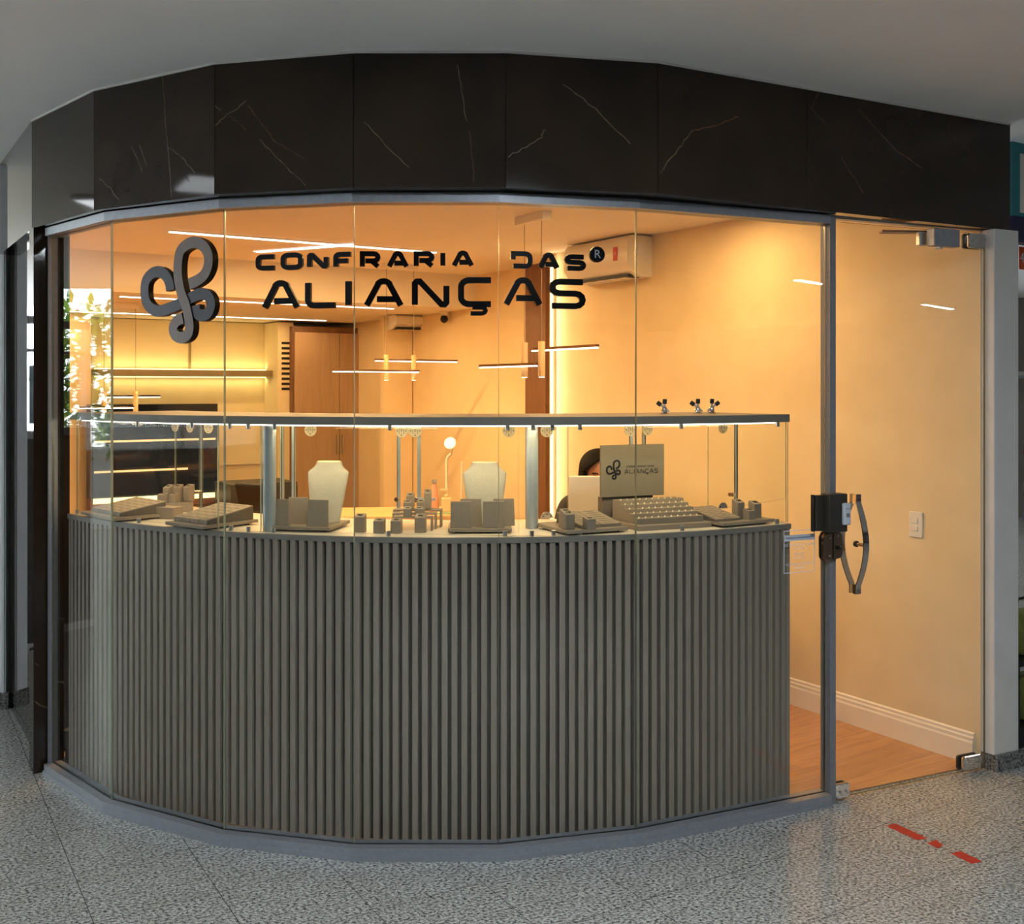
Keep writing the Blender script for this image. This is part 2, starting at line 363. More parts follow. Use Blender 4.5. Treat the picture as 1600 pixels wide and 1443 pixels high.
# mall ceiling and far walls of the mall
hole = MB().box(-10,16,-9,14,2.868,3.0).build('ceiling', M['mall_ceiling']); struct(hole)
struct(MB().box(15.9,16,-9,14,0,2.868).build('wall_far_right', M['mallwall']))
struct(MB().box(-10,16,-9.1,-9,0,2.868).build('wall_behind', M['mallwall']))
struct(MB().box(-10,-9.9,-9,2.55,0,2.868).build('wall_far_left_added', M['mallwall']))  # unseen wall, added to keep bright sky out of the pane reflections
struct(MB().box(2.5,16,13.9,14,0,2.868).build('wall_far_back', M['mallwall']))
struct(MB().box(-45,-10.02,-30,40,-.12,-.02).build('ground_outside', M['concrete']))

# fascia: marble slabs over the glass
FT = [G(px, 0, 0) if False else None for px in ()]
FZ0, FZ1 = 2.39, 2.866
FP = [Vector(p) for p in ((-2.117,4.657),(-1.653,4.176),(-1.079,3.83),(-.556,3.70),(-.022,3.70),(.527,3.815),(1.16,4.152),(2.227,4.72))]
fback = offs(FP, -.05)
VEINS = {1: [[(205,228),(214,245),(222,268)]], 
 2: [[(254,116),(258,180),(262,226),(268,308)],[(262,230),(285,246),(305,270)],[(218,228),(230,258)],[(155,278),(170,292),(186,312)]],
 3: [[(336,196),(352,182),(372,168),(384,157)],[(358,180),(370,190),(385,203)],[(388,166),(408,192),(430,222),(455,236),(476,248)],[(405,218),(430,244),(455,268),(478,290)],[(337,166),(345,172)]],
 4: [[(715,100),(722,150),(730,190)],[(734,205),(738,245),(740,284)],[(570,190),(600,225),(640,262)]],
 5: [[(793,245),(815,233),(848,214)],[(846,212),(852,202)],[(880,130),(930,170),(985,225)]],
 6: [[(1032,270),(1060,232),(1083,203)],[(1084,203),(1120,196),(1152,182)]],
 7: [[(1165,280),(1180,262),(1205,230)],[(1230,185),(1255,166),(1280,146)],[(1340,170),(1400,235),(1440,262)]]}
for i in range(len(FP)-1):
    a, b, c, d = FP[i], FP[i+1], fback[i+1], fback[i]
    e = (b-a).normalized(); g = .0012
    mb = MB().prism([a+e*g, b-e*g, c-e*g, d+e*g], FZ0, FZ1)
    nrm = Vector((e.y,-e.x))
    for vein in VEINS.get(i+1, []):
        pts = []
        for k, (px, py) in enumerate(vein):
            q = onplane(px, a, b); pts.append(((q-a).length, CH-(py-HY)/F*q.y))
        fine = []
        for (x0,z0),(x1,z1) in zip(pts, pts[1:]):
            for t in range(5):
                f = t/5; j = .003
                fine.append((x0+(x1-x0)*f+random.uniform(-j,j), z0+(z1-z0)*f+random.uniform(-j,j)))
        fine.append(pts[-1])
        Mx = Matrix.Translation((a.x+nrm.x*.0001, a.y+nrm.y*.0001, 0)) @ Matrix.Rotation(math.atan2(e.y,e.x),4,'Z')
        mb.ribbon(fine, random.choice((.0026,.0034,.0042)) if i > 3 else .003, .0003, random.choice((1,1,2)), None, Mx)
    struct(mb.build('trim_%d' % (i+1), [M['marble'], M['vein'], M['vein_red']]))
# fascia return and marble side wall on the left
ls0, ls1 = Vector((-2.117,4.657)), RF(LW-.07, 6.25)
sd = Vector((-UY, UX))
A_ = ls0 + sd*.003; B_ = ls0 + sd*1.12
q = Vector((UX, UY))*.16
struct(MB().prism([A_+Vector((.0,0)), B_, B_+q, A_+q+sd*.12], FZ0, FZ1).build('trim_8', M['marble_side']))
A2 = Vector((-2.088,4.70)); B2 = A2 + sd*1.08
mbs = MB().prism([A2, B2, B2+q*.55, A2+q*.55], 0, FZ0)
struct(mbs.build('wall_left', M['marble_side']))
rbox('wall_left_rear', .79, .85, 6.12, BW, 0, 2.86, M['wall'])
# marble pillar at the left end of the glass
pl = [Vector((-2.092,4.617)), Vector((-2.034,4.662)), Vector((-2.034,4.662))+sd*.10, Vector((-2.092,4.617))+sd*.12]
mbp = MB().prism(pl, 0, FZ0)
for vv in ([(54,1095),(62,1101),(76,1106)], [(55,1036),(60,1039)]):
    e = (pl[1]-pl[0]).normalized(); pts = []
    for px, py in vv:
        qq = onplane(px, pl[0], pl[1]); pts.append(((qq-pl[0]).length, CH-(py-HY)/F*qq.y))
    mbp.ribbon(pts, .004, .0004, 1, None, Matrix.Translation((pl[0].x, pl[0].y, 0)) @ Matrix.Rotation(math.atan2(e.y,e.x),4,'Z'))
struct(mbp.build('wall_pillar_left', [M['marble'], M['vein']]))
pier = [P(82,0,4.86).xy, P(109,0,4.90).xy, P(109,0,4.90).xy+sd*.12, P(82,0,4.86).xy+sd*.12]
struct(MB().prism(pier, .006, 2.64).build('wall_pier_left', M['marble']))
pw = [P(90,0,9.3).xy, P(142,0,9.6).xy, P(142,0,9.6).xy+sd*.3, P(90,0,9.3).xy+sd*.3]
struct(MB().prism(pw, .006, 2.36).build('wall_pier_rear', M['wall']))
# caulk line on top of the fascia
mb = MB(); band(mb, FP, .004, -.01, 2.860, 2.868); struct(mb.build('trim_9', M['paint']))
# lintel behind the fascia, over the glass
mb = MB(); band(mb, V+[DB], -.02, -.06, 2.386, 2.86); struct(mb.build('trim_10', M['paint']))
# painted pillar at the right
wp = [Vector((2.122,4.646)), Vector((2.262,4.714)), Vector((2.262,4.714))+sd*.45, Vector((2.122,4.646))+sd*.45]
struct(MB().prism(wp, .07, FZ0-.001).build('wall_pillar_right', M['paint'], bevel=.004))
jb = [Vector((2.099,4.693)), Vector((2.122,4.66)), Vector((2.122,4.66))+sd*.25, Vector((2.099,4.693))+sd*.2]
struct(MB().prism(jb, 0, 2.386).build('trim_11', M['base']))
wb = [p for p in offs([wp[0]-sd*0, wp[1]], .012)] 
struct(MB().prism([wb[0]+Vector((-.0,0)), wb[1]+Vector((.02,.01)), wp[2]+Vector((.02,.01)), wp[3]], 0, .072).build('baseboard_pillar', M['granite_dark']))
# aluminium head and sill
mb = MB(); band(mb, V, .035, -.035, 2.352, 2.386); struct(mb.build('trim_12', M['alu']))
mb = MB(); band(mb, V, .04, -.035, 0, .045); band(mb, V, .046, .04, 0, .018); struct(mb.build('trim_13', M['alu']))
# upright at the door side and slim upright at the left end
e = (DB-DA).normalized(); n = Vector((e.y,-e.x))
def upright(name, c, w, d0, d1, z0, z1, m):
    return struct(MB().prism([c-e*w/2+n*d0, c+e*w/2+n*d0, c+e*w/2-n*d1, c-e*w/2-n*d1], z0, z1).build(name, m))
upright('trim_14', V[6]+e*.018, .030, .028, .028, 0, 2.386, M['alu_dark'])
e0 = (V[1]-V[0]).normalized(); n0 = Vector((e0.y,-e0.x))
struct(MB().prism([V[0]-e0*.012+n0*.02, V[0]+n0*.02, V[0]-n0*.02, V[0]-e0*.012-n0*.02], 0, 2.386).build('trim_15', M['alu']))
# glass panes
def pane(name, a, b, z0, z1, t, mg, me, parent=None, gap=.0015):
    e = (b-a).normalized(); n = Vector((e.y,-e.x)); a, b = a+e*gap, b-e*gap
    mb = MB().prism([a+n*t/2, b+n*t/2, b-n*t/2, a-n*t/2], z0, z1)
    mb.m = [1,1,0,1,0,1]
    return mb.build(name, [mg, me], parent)
for i in range(6):
    struct(pane('window_%d' % (i+1), V[i], V[i+1], .045, 2.352, .010, M['glass'], M['edge']))
door = struct(pane('door_1', DA+e*.004, DB, .010, 2.368, .010, M['glass'], M['edge_dark']))

# wall LED corner light, recess trims
led = thing('wall_light', 'tall vertical light strip glowing at the end of the beige right wall', 'light', RF(RW-.004, 6.13, 0), ROOM_YAW)
MB().box(-.018,.012,-.012,.02,.05,2.62).build('profile', M['base'], led)
MB().box(-.024,-.018,-.010,.018,.06,2.61).build('diffuser', M['led_soft'], led)
area('wall_light_lamp', (-.06,0,1.4), (R(-90),0,R(40)), .02, 2.4, 3.6, (1,.82,.5), led)
rbox('trim_16', RW+.255, RW+.289, 6.62, 6.9, .006, 2.64, M['brownwood'])
rbox('trim_17', RW+.05, RW+.289, 6.165, 6.175, .006, 2.64, M['base'])

# back of the shop ------------------------------------------------
def place(px0, px1, v): # room u of two image columns on a wall at room depth v
    out = []
    for px in (px0, px1):
        k = (px-CX)/F; u = (k*v*UX + v*UY)/(UX - k*UY); out.append(u)
    return out
u0, u1 = place(600, 672, 8.87)
rbox('wall_column', u0, RW+.28, 8.87, 8.95, .006, 2.36, M['wall'])
# tan wardrobe with two doors
u0, u1 = place(458, 600, 10.1)
wd = thing('wardrobe', 'tall tan two-door wardrobe beside the rear column', 'wardrobe', RF(u0, 10.1, .006), ROOM_YAW)
w = u1-u0
MB().box(0,w,.025,.5,0,2.30).build('body', M['brownwood'], wd)
for k in range(2):
    dr = MB().box(.02+k*(w-.04)/2, .02+(k+1)*(w-.04)/2-.004, 0,.024,.05,2.24).build('door', M['cabwood'], wd, bevel=.002)
    hx = .02+(w-.04)/2 + (-.03 if k == 0 else .03)
    MB().box(hx-.006,hx+.006,-.02,0,1.0,1.2).build('handle', M['steel'], dr)
# vent panel
u0, u1 = place(434, 459, 10.2)
vp = thing('vent_panel', 'pale panel with a column of black vent slots beside the lit shelf', 'panel', RF(u0, 10.2, .006), ROOM_YAW)
w = u1-u0
MB().box(0,w-.005,0,.4,0,2.34).build('board', M['yellowwall'], vp)
mb = MB()
for k in range(10):
    z = CH-(538+k*7.8-HY)/F*10.85
    mb.box(.04,.135,-.003,.002,z-.012,z+.012)
mb.build('grille', M['black'], vp)
# lit wall shelf
u0, u1 = place(143, 433, 10.6)
w = u1-u0; y0 = 10.6
sb = thing('wall_shelf', 'long olive wall shelf with yellow light glowing above and below', 'shelf', RF(u0, y0, 0), ROOM_YAW)
zs = 1.80
MB().box(0,w,.004,.028,.9,2.35).build('back_panel', M['yellowwall'], sb)
MB().box(0,w,-.26,.002,zs,zs+.06).build('board', M['shelf'], sb, bevel=.003)
MB().box(w*.5,w*.5+.02,-.02,.003,zs+.06,zs+.36).build('divider', M['shelf'], sb)
for nm, z, r in (('led_strip', zs+.068, 180), ('led_strip', zs-.008, 0)):
    MB().box(.02,w-.02,-.05,-.03,z-.006,z+.006).build(nm, M['led_yellow'], sb)
    area('shelf_lamp', (w/2,-.06,z+(.01 if r else -.01)), (R(r),0,0), w-.1, .03, 2.4, YELLOW, sb)
# dark display cabinet with drawers below
u0, u1 = place(143, 340, 9.9)
w = u1-u0
dc = thing('display_cabinet', 'low wall cabinet with black glass niche above yellow light strip and brown drawers', 'cabinet', RF(u0, 9.9, .006), ROOM_YAW)
MB().box(0,w,.0,.5,.68,1.53).build('carcass', M['blackgloss'], dc)
MB().box(.01,w-.01,-.006,-.001,.70,1.52).build('niche_front', M['darkglass'], dc)
for z, f in ((1.20,.98), (.93,.75)):
    MB().box(.02,w*f,-.014,-.006,z-.009,z+.009).build('shelf_edge', M['led_edge'], dc)
MB().box(0,w*1.10,-.06,.5,.60,.68).build('worktop', M['brownwood'], dc)
MB().box(0,w*1.12,-.075,-.062,.655,.70).build('led_strip', M['led_yellow'], dc)
for k in range(3):
    d_ = MB().box(k*w*1.1/3+.004,(k+1)*w*1.1/3-.004,-.04,.48,.02,.596).build('drawer', M['brownwood'], dc, bevel=.003)
    MB().box(k*w*1.1/3+w*.12,k*w*1.1/3+w*.24,-.055,-.04,.50,.512).build('knob', M['steel'], d_)
# dark sideboard
u0, u1 = place(362, 466, 9.2)
sdb = thing('sideboard', 'dark grey sideboard behind the left glass column of the showcase', 'cabinet', RF(u0, 9.2, .006), ROOM_YAW)
MB().box(0,u1-u0,.02,.5,0,.82).build('body', M['graphite'], sdb, bevel=.004)
for k in range(2):
    MB().box(k*(u1-u0)/2+.005,(k+1)*(u1-u0)/2-.005,0,.02,.03,.79).build('door', M['graphite'], sdb, bevel=.003)
# air conditioners
def aircon(label, loc, yaw, w, h=.25):
    t = thing('air_conditioner', label, 'air conditioner', loc, yaw, 'split air conditioners')
    d = .20
    prof = [(0,0),(-.10,0),(-.165,.035),(-d,.35*h),(-d+.005,.85*h),(-d+.03,h),(0,h)]
    MB().loft([[(x,y,z) for y, z in prof] for x in (0,w)]).build('housing', M['white'], t, smooth=40)
    MB().box(w*.06,w*.92,-.152,-.06,-.003,.016,0,Matrix.Rotation(R(0),4,'X')).build('outlet', M['grille'], t)
    mb = MB()
    for k in range(5): mb.box(w*(.09+k*.165), w*(.09+k*.165)+w*.13, -.15,-.07,-.006,-.003)
    mb.build('louver', M['base'], t)
    return t
# hangs on the right wall, long side along the wall, facing the room
LU = -(UX)
acv0 = 5.38
ac1 = aircon('white split air conditioner high on the right beige wall, with red energy sticker', RF(RW-.002, 5.74, 2.378), ROOM_YAW-R(90), .67)
MB().add([(0,0,0),(.045,0,0),(.045,0,.085),(0,0,.085)], [(0,1,2,3)], 0, Matrix.Translation((.53,-.2005,.10))).build('energy_sticker', M['redplain'], ac1)
v_, f_ = text_mesh('A', .03)
MB().add(v_, f_, 0, Matrix.Translation((.5525,-.202,.145)) @ XZ).build('sticker_letter', M['sticker'], ac1)
MB().add([(0,0,0),(.03,0,0),(.015,0,.03)], [(0,1,2)], 0, Matrix.Translation((.10,-.2005,.15))).build('warning_sticker', M['orange'], ac1)
MB().box(.669,.673,-.12,-.06,.12,.20).build('side_label', M['sticker'], ac1)
u0, u1 = place(603, 668, 8.85)
ac2 = aircon('white air conditioner at the top of the rear column, dark louvre underneath', RF(u0+.02, 8.868, 2.225), ROOM_YAW, u1-u0-.03, .13)
# camera dome
cm = thing('security_camera', 'small dark dome camera under the rear ceiling', 'camera', P(694,493,9.3)[:2] + (2.36,) if False else (P(694,493,9.3).x, 9.3, 2.36))
MB().lathe([(.0,-.0005),(.035,-.0005),(.035,-.03),(.02,-.04),(.0,-.04)]).build('mount', M['white'], cm, smooth=40)
MB().lathe([(.0,-.038),(.02,-.038),(.033,-.055),(.036,-.072),(.03,-.09),(.015,-.102),(0,-.106)]).build('dome', M['blackgloss'], cm, smooth=60)
# recessed linear ceiling lights
def linear(label, ua, ub, v, z, e):
    L_ = ub-ua
    t = thing('linear_light', label, 'light', RF(ua, v, z), ROOM_YAW, 'linear ceiling lights')
    MB().box(-.01,L_+.01,-.022,.022,-.006,-.0005).build('frame', M['base'], t)
    MB().box(0,L_,-.015,.015,-.012,-.006).build('diffuser', M['led_warm'], t)
    area('linear_lamp', (L_/2,0,-.016), (0,0,0), L_, .03, e, WARM, t)
linear('long white light line nearest the front, above the first word of the sign', 1.705, 3.536, 6.51, 2.64, 88)
linear('long white light line crossing behind the second word of the sign', 1.749, 3.957, 8.03, 2.36, 38)
linear('long white light line farthest back near the lit shelf', 1.35, 4.10, 9.83, 2.36, 20)
linear('white light line over the entrance, nearest the glass front', 2.3, 4.0, 4.15, 2.64, 36)
# pendant lamps
def pendant(label, x, y, yaw, zc, sp, L1, x1, x2):
    t = thing('pendant_lamp', label, 'lamp', (x,y,zc), yaw, 'pendant lamps of two tubes and two light bars')
    MB().box(-.14,.14,-.03,.03,-.045,-.0005).build('canopy', M['base'], t, bevel=.003)
    for sx in (-sp/2, sp/2):
        MB().cyl((sx,0,-.70),(sx,0,-.045),.0022,8).build('cable', M['linen'], t)
        tb = MB().lathe([(.0,-.70),(.017,-.70),(.019,-.703),(.019,-.89),(.016,-.893),(0,-.893)],24,0,Matrix.Translation((sx,0,0))).build('tube', M['tan'], t, smooth=40)
        MB().lathe([(0,-.8935),(.0155,-.8935),(.0155,-.896),(0,-.896)],20,0,Matrix.Translation((sx,0,0))).build('bulb', M['led_warm'], tb)
    for xs, yy, zz in ((x1,.028,-.745),(x2,-.028,-.83)):
        br = MB().box(xs,xs+L1,yy-.009,yy+.009,zz,zz+.014).build('light_bar', M['bronze'], t)
        MB().box(xs+.004,xs+L1-.004,yy-.007,yy+.007,zz-.007,zz).build('diffuser', M['led_warm'], br)
    area('pendant_lamp_light', (0,0,-.92), (0,0,0), .5, .05, 6, WARM, t)
pendant('hanging lamp of two tan tubes and thin light bars before the right wall', .115, 5.80, ROOM_YAW-R(90), 2.64, .17, .60, -.05, -.52)
pendant('hanging lamp of two tan tubes and thin light bars before the rear column', -.86, 8.12, ROOM_YAW, 2.64, .235, .72, -.20, -.57)
pendant('dim hanging lamp at the far left before the lit shelf', -3.10, 8.35, ROOM_YAW, 2.36, .24, .42, -.1, -.32)

# ================================================================ COUNTER AND SHOWCASE
A0, A1 = -46.0, 33.6
def arcband(mb, r0, r1, z0, z1, a0, a1, step=1.2, mi=0):
    n_ = max(2, int((a1-a0)/step)); an = [a0+(a1-a0)*i/n_ for i in range(n_+1)]
    rings = [[arc(r1,a,z0), arc(r0,a,z0), arc(r0,a,z1), arc(r1,a,z1)] for a in an]
    return mb.loft(rings, mi)
ct = thing('shop_counter', 'curved taupe counter clad in vertical slats behind the shop window', 'counter', (CC.x, CC.y-CR, 0.006))
def inv(mb, t): mb.v = [(x-t.location.x, y-t.location.y, z-t.location.z) for x, y, z in mb.v]; return mb
mb = MB(); arcband(mb, CR-.024, 1.93, .006, 1.114, A0, A1)
inv(mb, ct).build('body', M['slat_back'], ct, smooth=30)
mb = MB(); pit = .0362/CR; na = int(R(A1-A0)/pit)
for k in range(na+1):
    a = A0 + (A1-A0)*k/na; hw = math.degrees(.0105/CR); dep = .0235
    a = min(max(a, A0+hw), A1-hw)
    p = [arc(CR,a-hw), arc(CR,a+hw), arc(CR-dep,a+hw), arc(CR-dep,a-hw)]
    mb.prism(p, .010, 1.114)
inv(mb, ct).build('slat_panel', M['slat'], ct)
mb = MB(); arcband(mb, CR+.004, CR-.012, 1.114, 1.1345, A0-.1, A1+.1); inv(mb, ct).build('edge_lip', M['cap'], ct, smooth=30)
mb = MB(); arcband(mb, CR-.012, 1.90, 1.114, 1.135, A0-.1, A1+.1); inv(mb, ct).build('countertop', M['counter'], ct, smooth=30)

ZT = 1.135
sc = thing('glass_showcase', 'curved glass showcase on top of the slatted counter with taupe cap', 'showcase', (CC.x, CC.y-CR, ZT))
mb = MB(); arcband(mb, CR-.004, 1.90, 1.549, 1.580, A0-.1, A1+.1); inv(mb, sc).build('cap', M['cap'], sc, smooth=30)
rg = 2.392
pe = [108, 341, 408, 810, 887, 1231.5]
pa = [arc(rg, ang(px, rg)).xy for px in pe]
off = Vector((CC.x, CC.y-CR))
for i in range(5):
    pane('front_pane', pa[i]-off, pa[i+1]-off, .001, .412, .006, M['case_glass'], M['edge'], sc, .002)
ea0, ea1 = ang(1231.5, rg), ang(108, rg)
for a, nm in ((ea0,'end_pane'), (ea1,'end_pane')):
    pane(nm, arc(rg-.01,a).xy-off, arc(1.93,a).xy-off, .001, .412, .006, M['case_glass'], M['edge'], sc, .001)
# led strip under the cap front
mb = MB(); arcband(mb, 2.380, 2.366, 1.543, 1.549, A0+1, A1-1); inv(mb, sc).build('led_strip', M['led_case'], sc)
for k in range(8):
    a = A0+4+(A1-A0-8)*k/7; p = arc(2.34, a)
    area('case_lamp', (p.x-off.x, p.y-off.y, .405), (R(38),0,R(a)), .40, .02, 1.3, (1,.80,.48), sc)
# glass clamps
def clamp(px, top):
    a = ang(px, rg+.004); p = arc(rg+.004, a)-Vector((off.x, off.y, 0))
    z0, z1 = (.395,.413) if top else (.0005,.020)
    MB().cyl((p.x,p.y,z0),(p.x,p.y,z1),.0085,12).build('clamp', M['steel'], sc, smooth=40)
for px in (215,300,359,388,429,609,793,833,863,906,1064,1215): clamp(px, True)
for px in (121,217,327,361,388,427,607,789,831,865,906,1066,1214): clamp(px, False)
# rear doors of the case
rr = 1.925
rdoors = [(118,312),(316,440),(460,621),(657,829),(842,984),(1008,1148),(1152,1228)]
hinge_px = [(214,),(326,298),(485,),(649,629),(795,854),(984,),(1010,1130)]
for (pA, pB), hs in zip(rdoors, ((214,298),(326,),(485,629),(649,795),(854,984),(1010,1130),())):
    a, b = arc(rr, ang(pA, rr)).xy-off, arc(rr, ang(pB, rr)).xy-off
    dn = pane('rear_door', a, b, .008, .405, .006, M['case_glass'], M['edge_dark'], sc, .0)
    ee = (b-a).normalized(); nn = Vector((ee.y,-ee.x))
    for h in hs:
        q2 = arc(rr, ang(h, rr)).xy-off; s_ = (q2-a).dot(ee); c_ = a+ee*s_
        for zz, full in ((.374, True), (.006, False)):
            if not full and h not in (214, 854, 1130): continue
            mb = MB(); rad = .0275
            aa = [math.pi*k/14 for k in range(15)] if not full else [2*math.pi*k/28 for k in range(28)]
            Mx = Matrix.Translation((c_.x+nn.x*.004, c_.y+nn.y*.004, zz)) @ Matrix.Rotation(math.atan2(ee.y,ee.x),4,'Z')
            Mz = Mx @ Matrix(((1,0,0,0),(0,0,-1,0),(0,1,0,0),(0,0,0,1)))
            hz_ = MB().prism([(rad*math.cos(x), rad*math.sin(x)) for x in aa], 0, .005, 0, Mz)
            hg = hz_.build('hinge', M['cream'] if full else M['steel'], dn)
            mk = MB()
            for x, y in ((0,-.018),(-.019,0),(.019,0)) if full else ((0,.017),(-.017,.009),(.017,.009)):
                mk.prism([(x+.0026*math.cos(k*math.pi/4), y+.0026*math.sin(k*math.pi/4)) for k in range(8)], .005, .0062, 0, Mz)
            if full:
                mk.box(-.0105,-.0095,-.012,.012,.005,.0062,0,Mz); mk.box(.0095,.0105,-.012,.012,.005,.0062,0,Mz)
                v_, f_ = text_mesh('S', .016); mk.add(v_, f_, 0, Mz @ Matrix.Translation((0,.002,.0056)))
            mk.build('screw', M['grille'], hg)
for px in (314,441,459,623,655,986,1006,1150):
    a = ang(px, rr-.012); p = arc(rr-.012, a)-Vector((off.x,off.y,0))
    c, s_ = math.cos(R(a)), math.sin(R(a)); mxx = Matrix.Translation((p.x,p.y,0)) @ Matrix.Rotation(R(a),4,'Z')
    MB().box(-.007,.007,-.006,.006,.001,.412,0,mxx).build('rear_post', M['silver_paint'], sc)
for px, py in ((313,768),(209,766),(622,779),(652,780),(1139,772)):
    a = ang(px, rr+.01); p = arc(rr+.012, a); zz = CH-(py-HY)/F*p.y-ZT; p -= Vector((off.x,off.y,0))
    dx = Vector((math.sin(R(a)), -math.cos(R(a)))) * .03
    MB().cyl((p.x,p.y,zz),(p.x+dx.x,p.y+dx.y,zz),.009,14).build('lock', M['chrome'], sc, smooth=40)
p = arc(rr+.016, ang(663,rr)); zz = CH-(779.5-HY)/F*p.y-ZT
mxx = Matrix.Translation((p.x-off.x,p.y-off.y,zz)) @ Matrix.Rotation(R(ang(663,rr)),4,'Z')
MB().box(-.055,.05,-.004,.004,-.006,.006,0,mxx).build('lock_bar', M['silver_paint'], sc)
for px, py in ((421,830),(831,826)):
    g_ = G(px, py-1, ZT); 
    MB().lathe([(0,.001),(.0255,.001),(.0255,.411),(0,.411)],28,0,Matrix.Translation((g_.x-off.x,g_.y-off.y,0))).build('column', M['silver_paint'], sc, smooth=40)
# keyed locks standing on the cap
def caplock(label, px, py, flip):
    d_ = arc(2.15, ang(px, 2.15)).y; x = (px-CX)/F*d_
    t = thing('key_lock', label, 'lock', (x, d_, 1.5805), 0, 'keyed locks on the showcase cap')
    MB().lathe([(0,0),(.019,0),(.019,.004),(.012,.007),(.011,.022),(.008,.03),(0,.032)],18).build('barrel', M['chrome'], t, smooth=40)
    for k, (an, ln) in enumerate(((R(4),.03),(R(52)*flip,.032))):
        Mk = Matrix.Translation((.004*k*flip,-.006*k,.028)) @ Matrix.Rotation(an,4,'Y')
        kk = MB().box(-.004,.004,-.001,.001,-.03*k,.014,0,Mk).build('key', M['steel'], t)
        MB().box(-.009,.009,-.003,.003,.013,.034,0,Mk).build('key_head', M['black'], kk, bevel=.003)
caplock('silver lock with black keys standing alone on the showcase cap', 1038, 646, -1)
caplock('silver lock with two black keys, left one of the pair on the cap', 1090, 646, -1)
caplock('silver lock with two black keys, right one of the pair on the cap', 1112, 646, 1)

# ---------------------------------------------------------------- jewellery displays on the counter
def front(px0, py0, px1, py1, z):
    a, b = G(px0, py0, z), G(px1, py1, z); m = (a+b)/2
    return Vector((m.x, m.y, 0)), math.atan2(b.y-a.y, b.x-a.x), (b-a).length
def board(label, x, y, yaw, w, d, group='display boards on the counter'):
    t = thing('display_board', label, 'board', (x,y,ZT+.0005), yaw, group)
    MB().box(-w/2+.025,w/2-.025,.025,d-.025,0,.007).build('foot', M['blackgloss'], t)
    MB().box(-w/2,w/2,0,d,.007,.020).build('slab', M['linen'], t, bevel=.002)
    return t
def wedge(label, loc, yaw, w, d, h0, h1, nb, ns):
    t = thing('ring_tray', label, 'ring tray', loc, yaw, 'sloping ring trays')
    bw = w/nb
    mb0 = MB(); mb0.loft([[(x,0,0),(x,d,0),(x,d,h1-.004),(x,0,h0-.004)] for x in (-w/2,w/2)]); mb0.build('base', M['linen_dark'], t)
    for k in range(nb):
        x0, x1 = -w/2+k*bw+.0018, -w/2+(k+1)*bw-.0018
        b_ = MB().loft([[(x,-.001,.001),(x,d+.001,.001),(x,d+.001,h1),(x,-.001,h0)] for x in (x0,x1)]).build('cushion', M['linen'], t, bevel=.0015)
        mk = MB(); sl = math.atan2(h1-h0, d)
        for j in range(ns):
            yy = d*(j+.6)/(ns+.2); zz = h0+(h1-h0)*yy/d; xc = (x0+x1)/2
            mk.box(-bw*.27,bw*.27,-.0022,.0022,-.002,.0006,0,Matrix.Translation((xc,yy,zz)) @ Matrix.Rotation(sl,4,'X'))
        mk.build('ring_slot', M['linen_dark'], b_)
    return t
def at(o, x, y, z): 
    c, s_ = math.cos(o.rotation_euler.z), math.sin(o.rotation_euler.z)
    return (o.location.x+c*x-s_*y, o.location.y+s_*x+c*y, o.location.z+z)
ZB = .0205
m_, yw, w_ = front(127, 799, 178, 809, 1.155)
bA = board('low taupe board at the far left end of the counter, under a ring tray', m_.x, m_.y, yw, w_+.02, .24)
wedge('sloping taupe ring tray at the far left end of the showcase', at(bA,.015,.03,ZB), yw, w_*.86, .20, .018, .05, 4, 6)
m_, yw, w_ = front(258, 814.5, 317, 822, 1.155)
bB = board('low taupe board near the left, right of the small block risers', m_.x, m_.y, yw, w_, .27)
wedge('sloping taupe ring tray with four bands, right of the block risers', at(bB,.0,.03,ZB), yw, w_*.88, .225, .018, .056, 4, 6)
m_, yw, w_ = front(842, 815.5, 887, 829.5, 1.155); a_ = G(887,829.5,1.155); b_ = G(982,823,1.155)
yw = math.atan2(b_.y-a_.y, b_.x-a_.x); w_ = (b_-a_).length; m_ = (a_+b_)/2
bC = board('low taupe board right of the silver column, under blocks and a ring tray', m_.x, m_.y, yw, w_, .27)
wedge('sloping taupe ring tray left of the stepped ring display', at(bC,.035,.04,ZB), yw, w_*.68, .19, .012, .042, 2, 7)
a_ = G(1130,818,1.155); b_ = G(1211,809.5,1.155); yw = math.atan2(b_.y-a_.y, b_.x-a_.x)*.9; w_ = (b_-a_).length*.93; m_ = (a_+b_)/2
bD = board('low taupe board at the right end of the counter, under blocks and a ring tray', m_.x, m_.y, yw, w_, .22)
wedge('sloping taupe ring tray right of the stepped ring display', at(bD,-.07,.045,ZB), yw, .135, .17, .010, .042, 3, 7)

# ring blocks
def block0():
    t = thing('ring_block', 'x', 'ring block', (0,0,0), 0, 'small ring blocks')
    w, d, h = .042, .036, .05
    MB().loft([[(x,0,0),(x,d,0),(x,d,h+.010),(x,0,h)] for x in (-w/2,w/2)]).build('body', M['linen'], t, bevel=.0015)
    MB().box(-.009,.009,.012,.024,h-.002,h+.0085,0).build('ring_peg', M['linen_dark'], t)
    return t
BL = None
def ring_block(label, loc, yaw, sw=1.0, sh=1.0):
    global BL
    if BL is None: BL = block0(); o = BL; o.location = loc; o.rotation_euler = (0,0,yaw); o['label'] = label
    else: o = clone(BL, loc, yaw, label)
    o.scale = (sw, 1.0, sh); return o
def on(px, py, z):
    p = G(px, py, z); return (p.x, p.y, z+.0005)
gz = ZT
ring_block('small taupe ring block, leftmost of the four standing in the centre front', on(561,832,gz), R(-8), .92, 1.18)
ring_block('short taupe ring block, second from left in the centre front', on(591,833.5,gz), R(-8), .95, .93)
ring_block('short taupe ring block, third from left in the centre front', on(618,833.5,gz), R(-6), .95, .93)
ring_block('tall taupe ring block, right-hand one in the centre front', on(656,833,gz), R(-4), .98, 1.18)
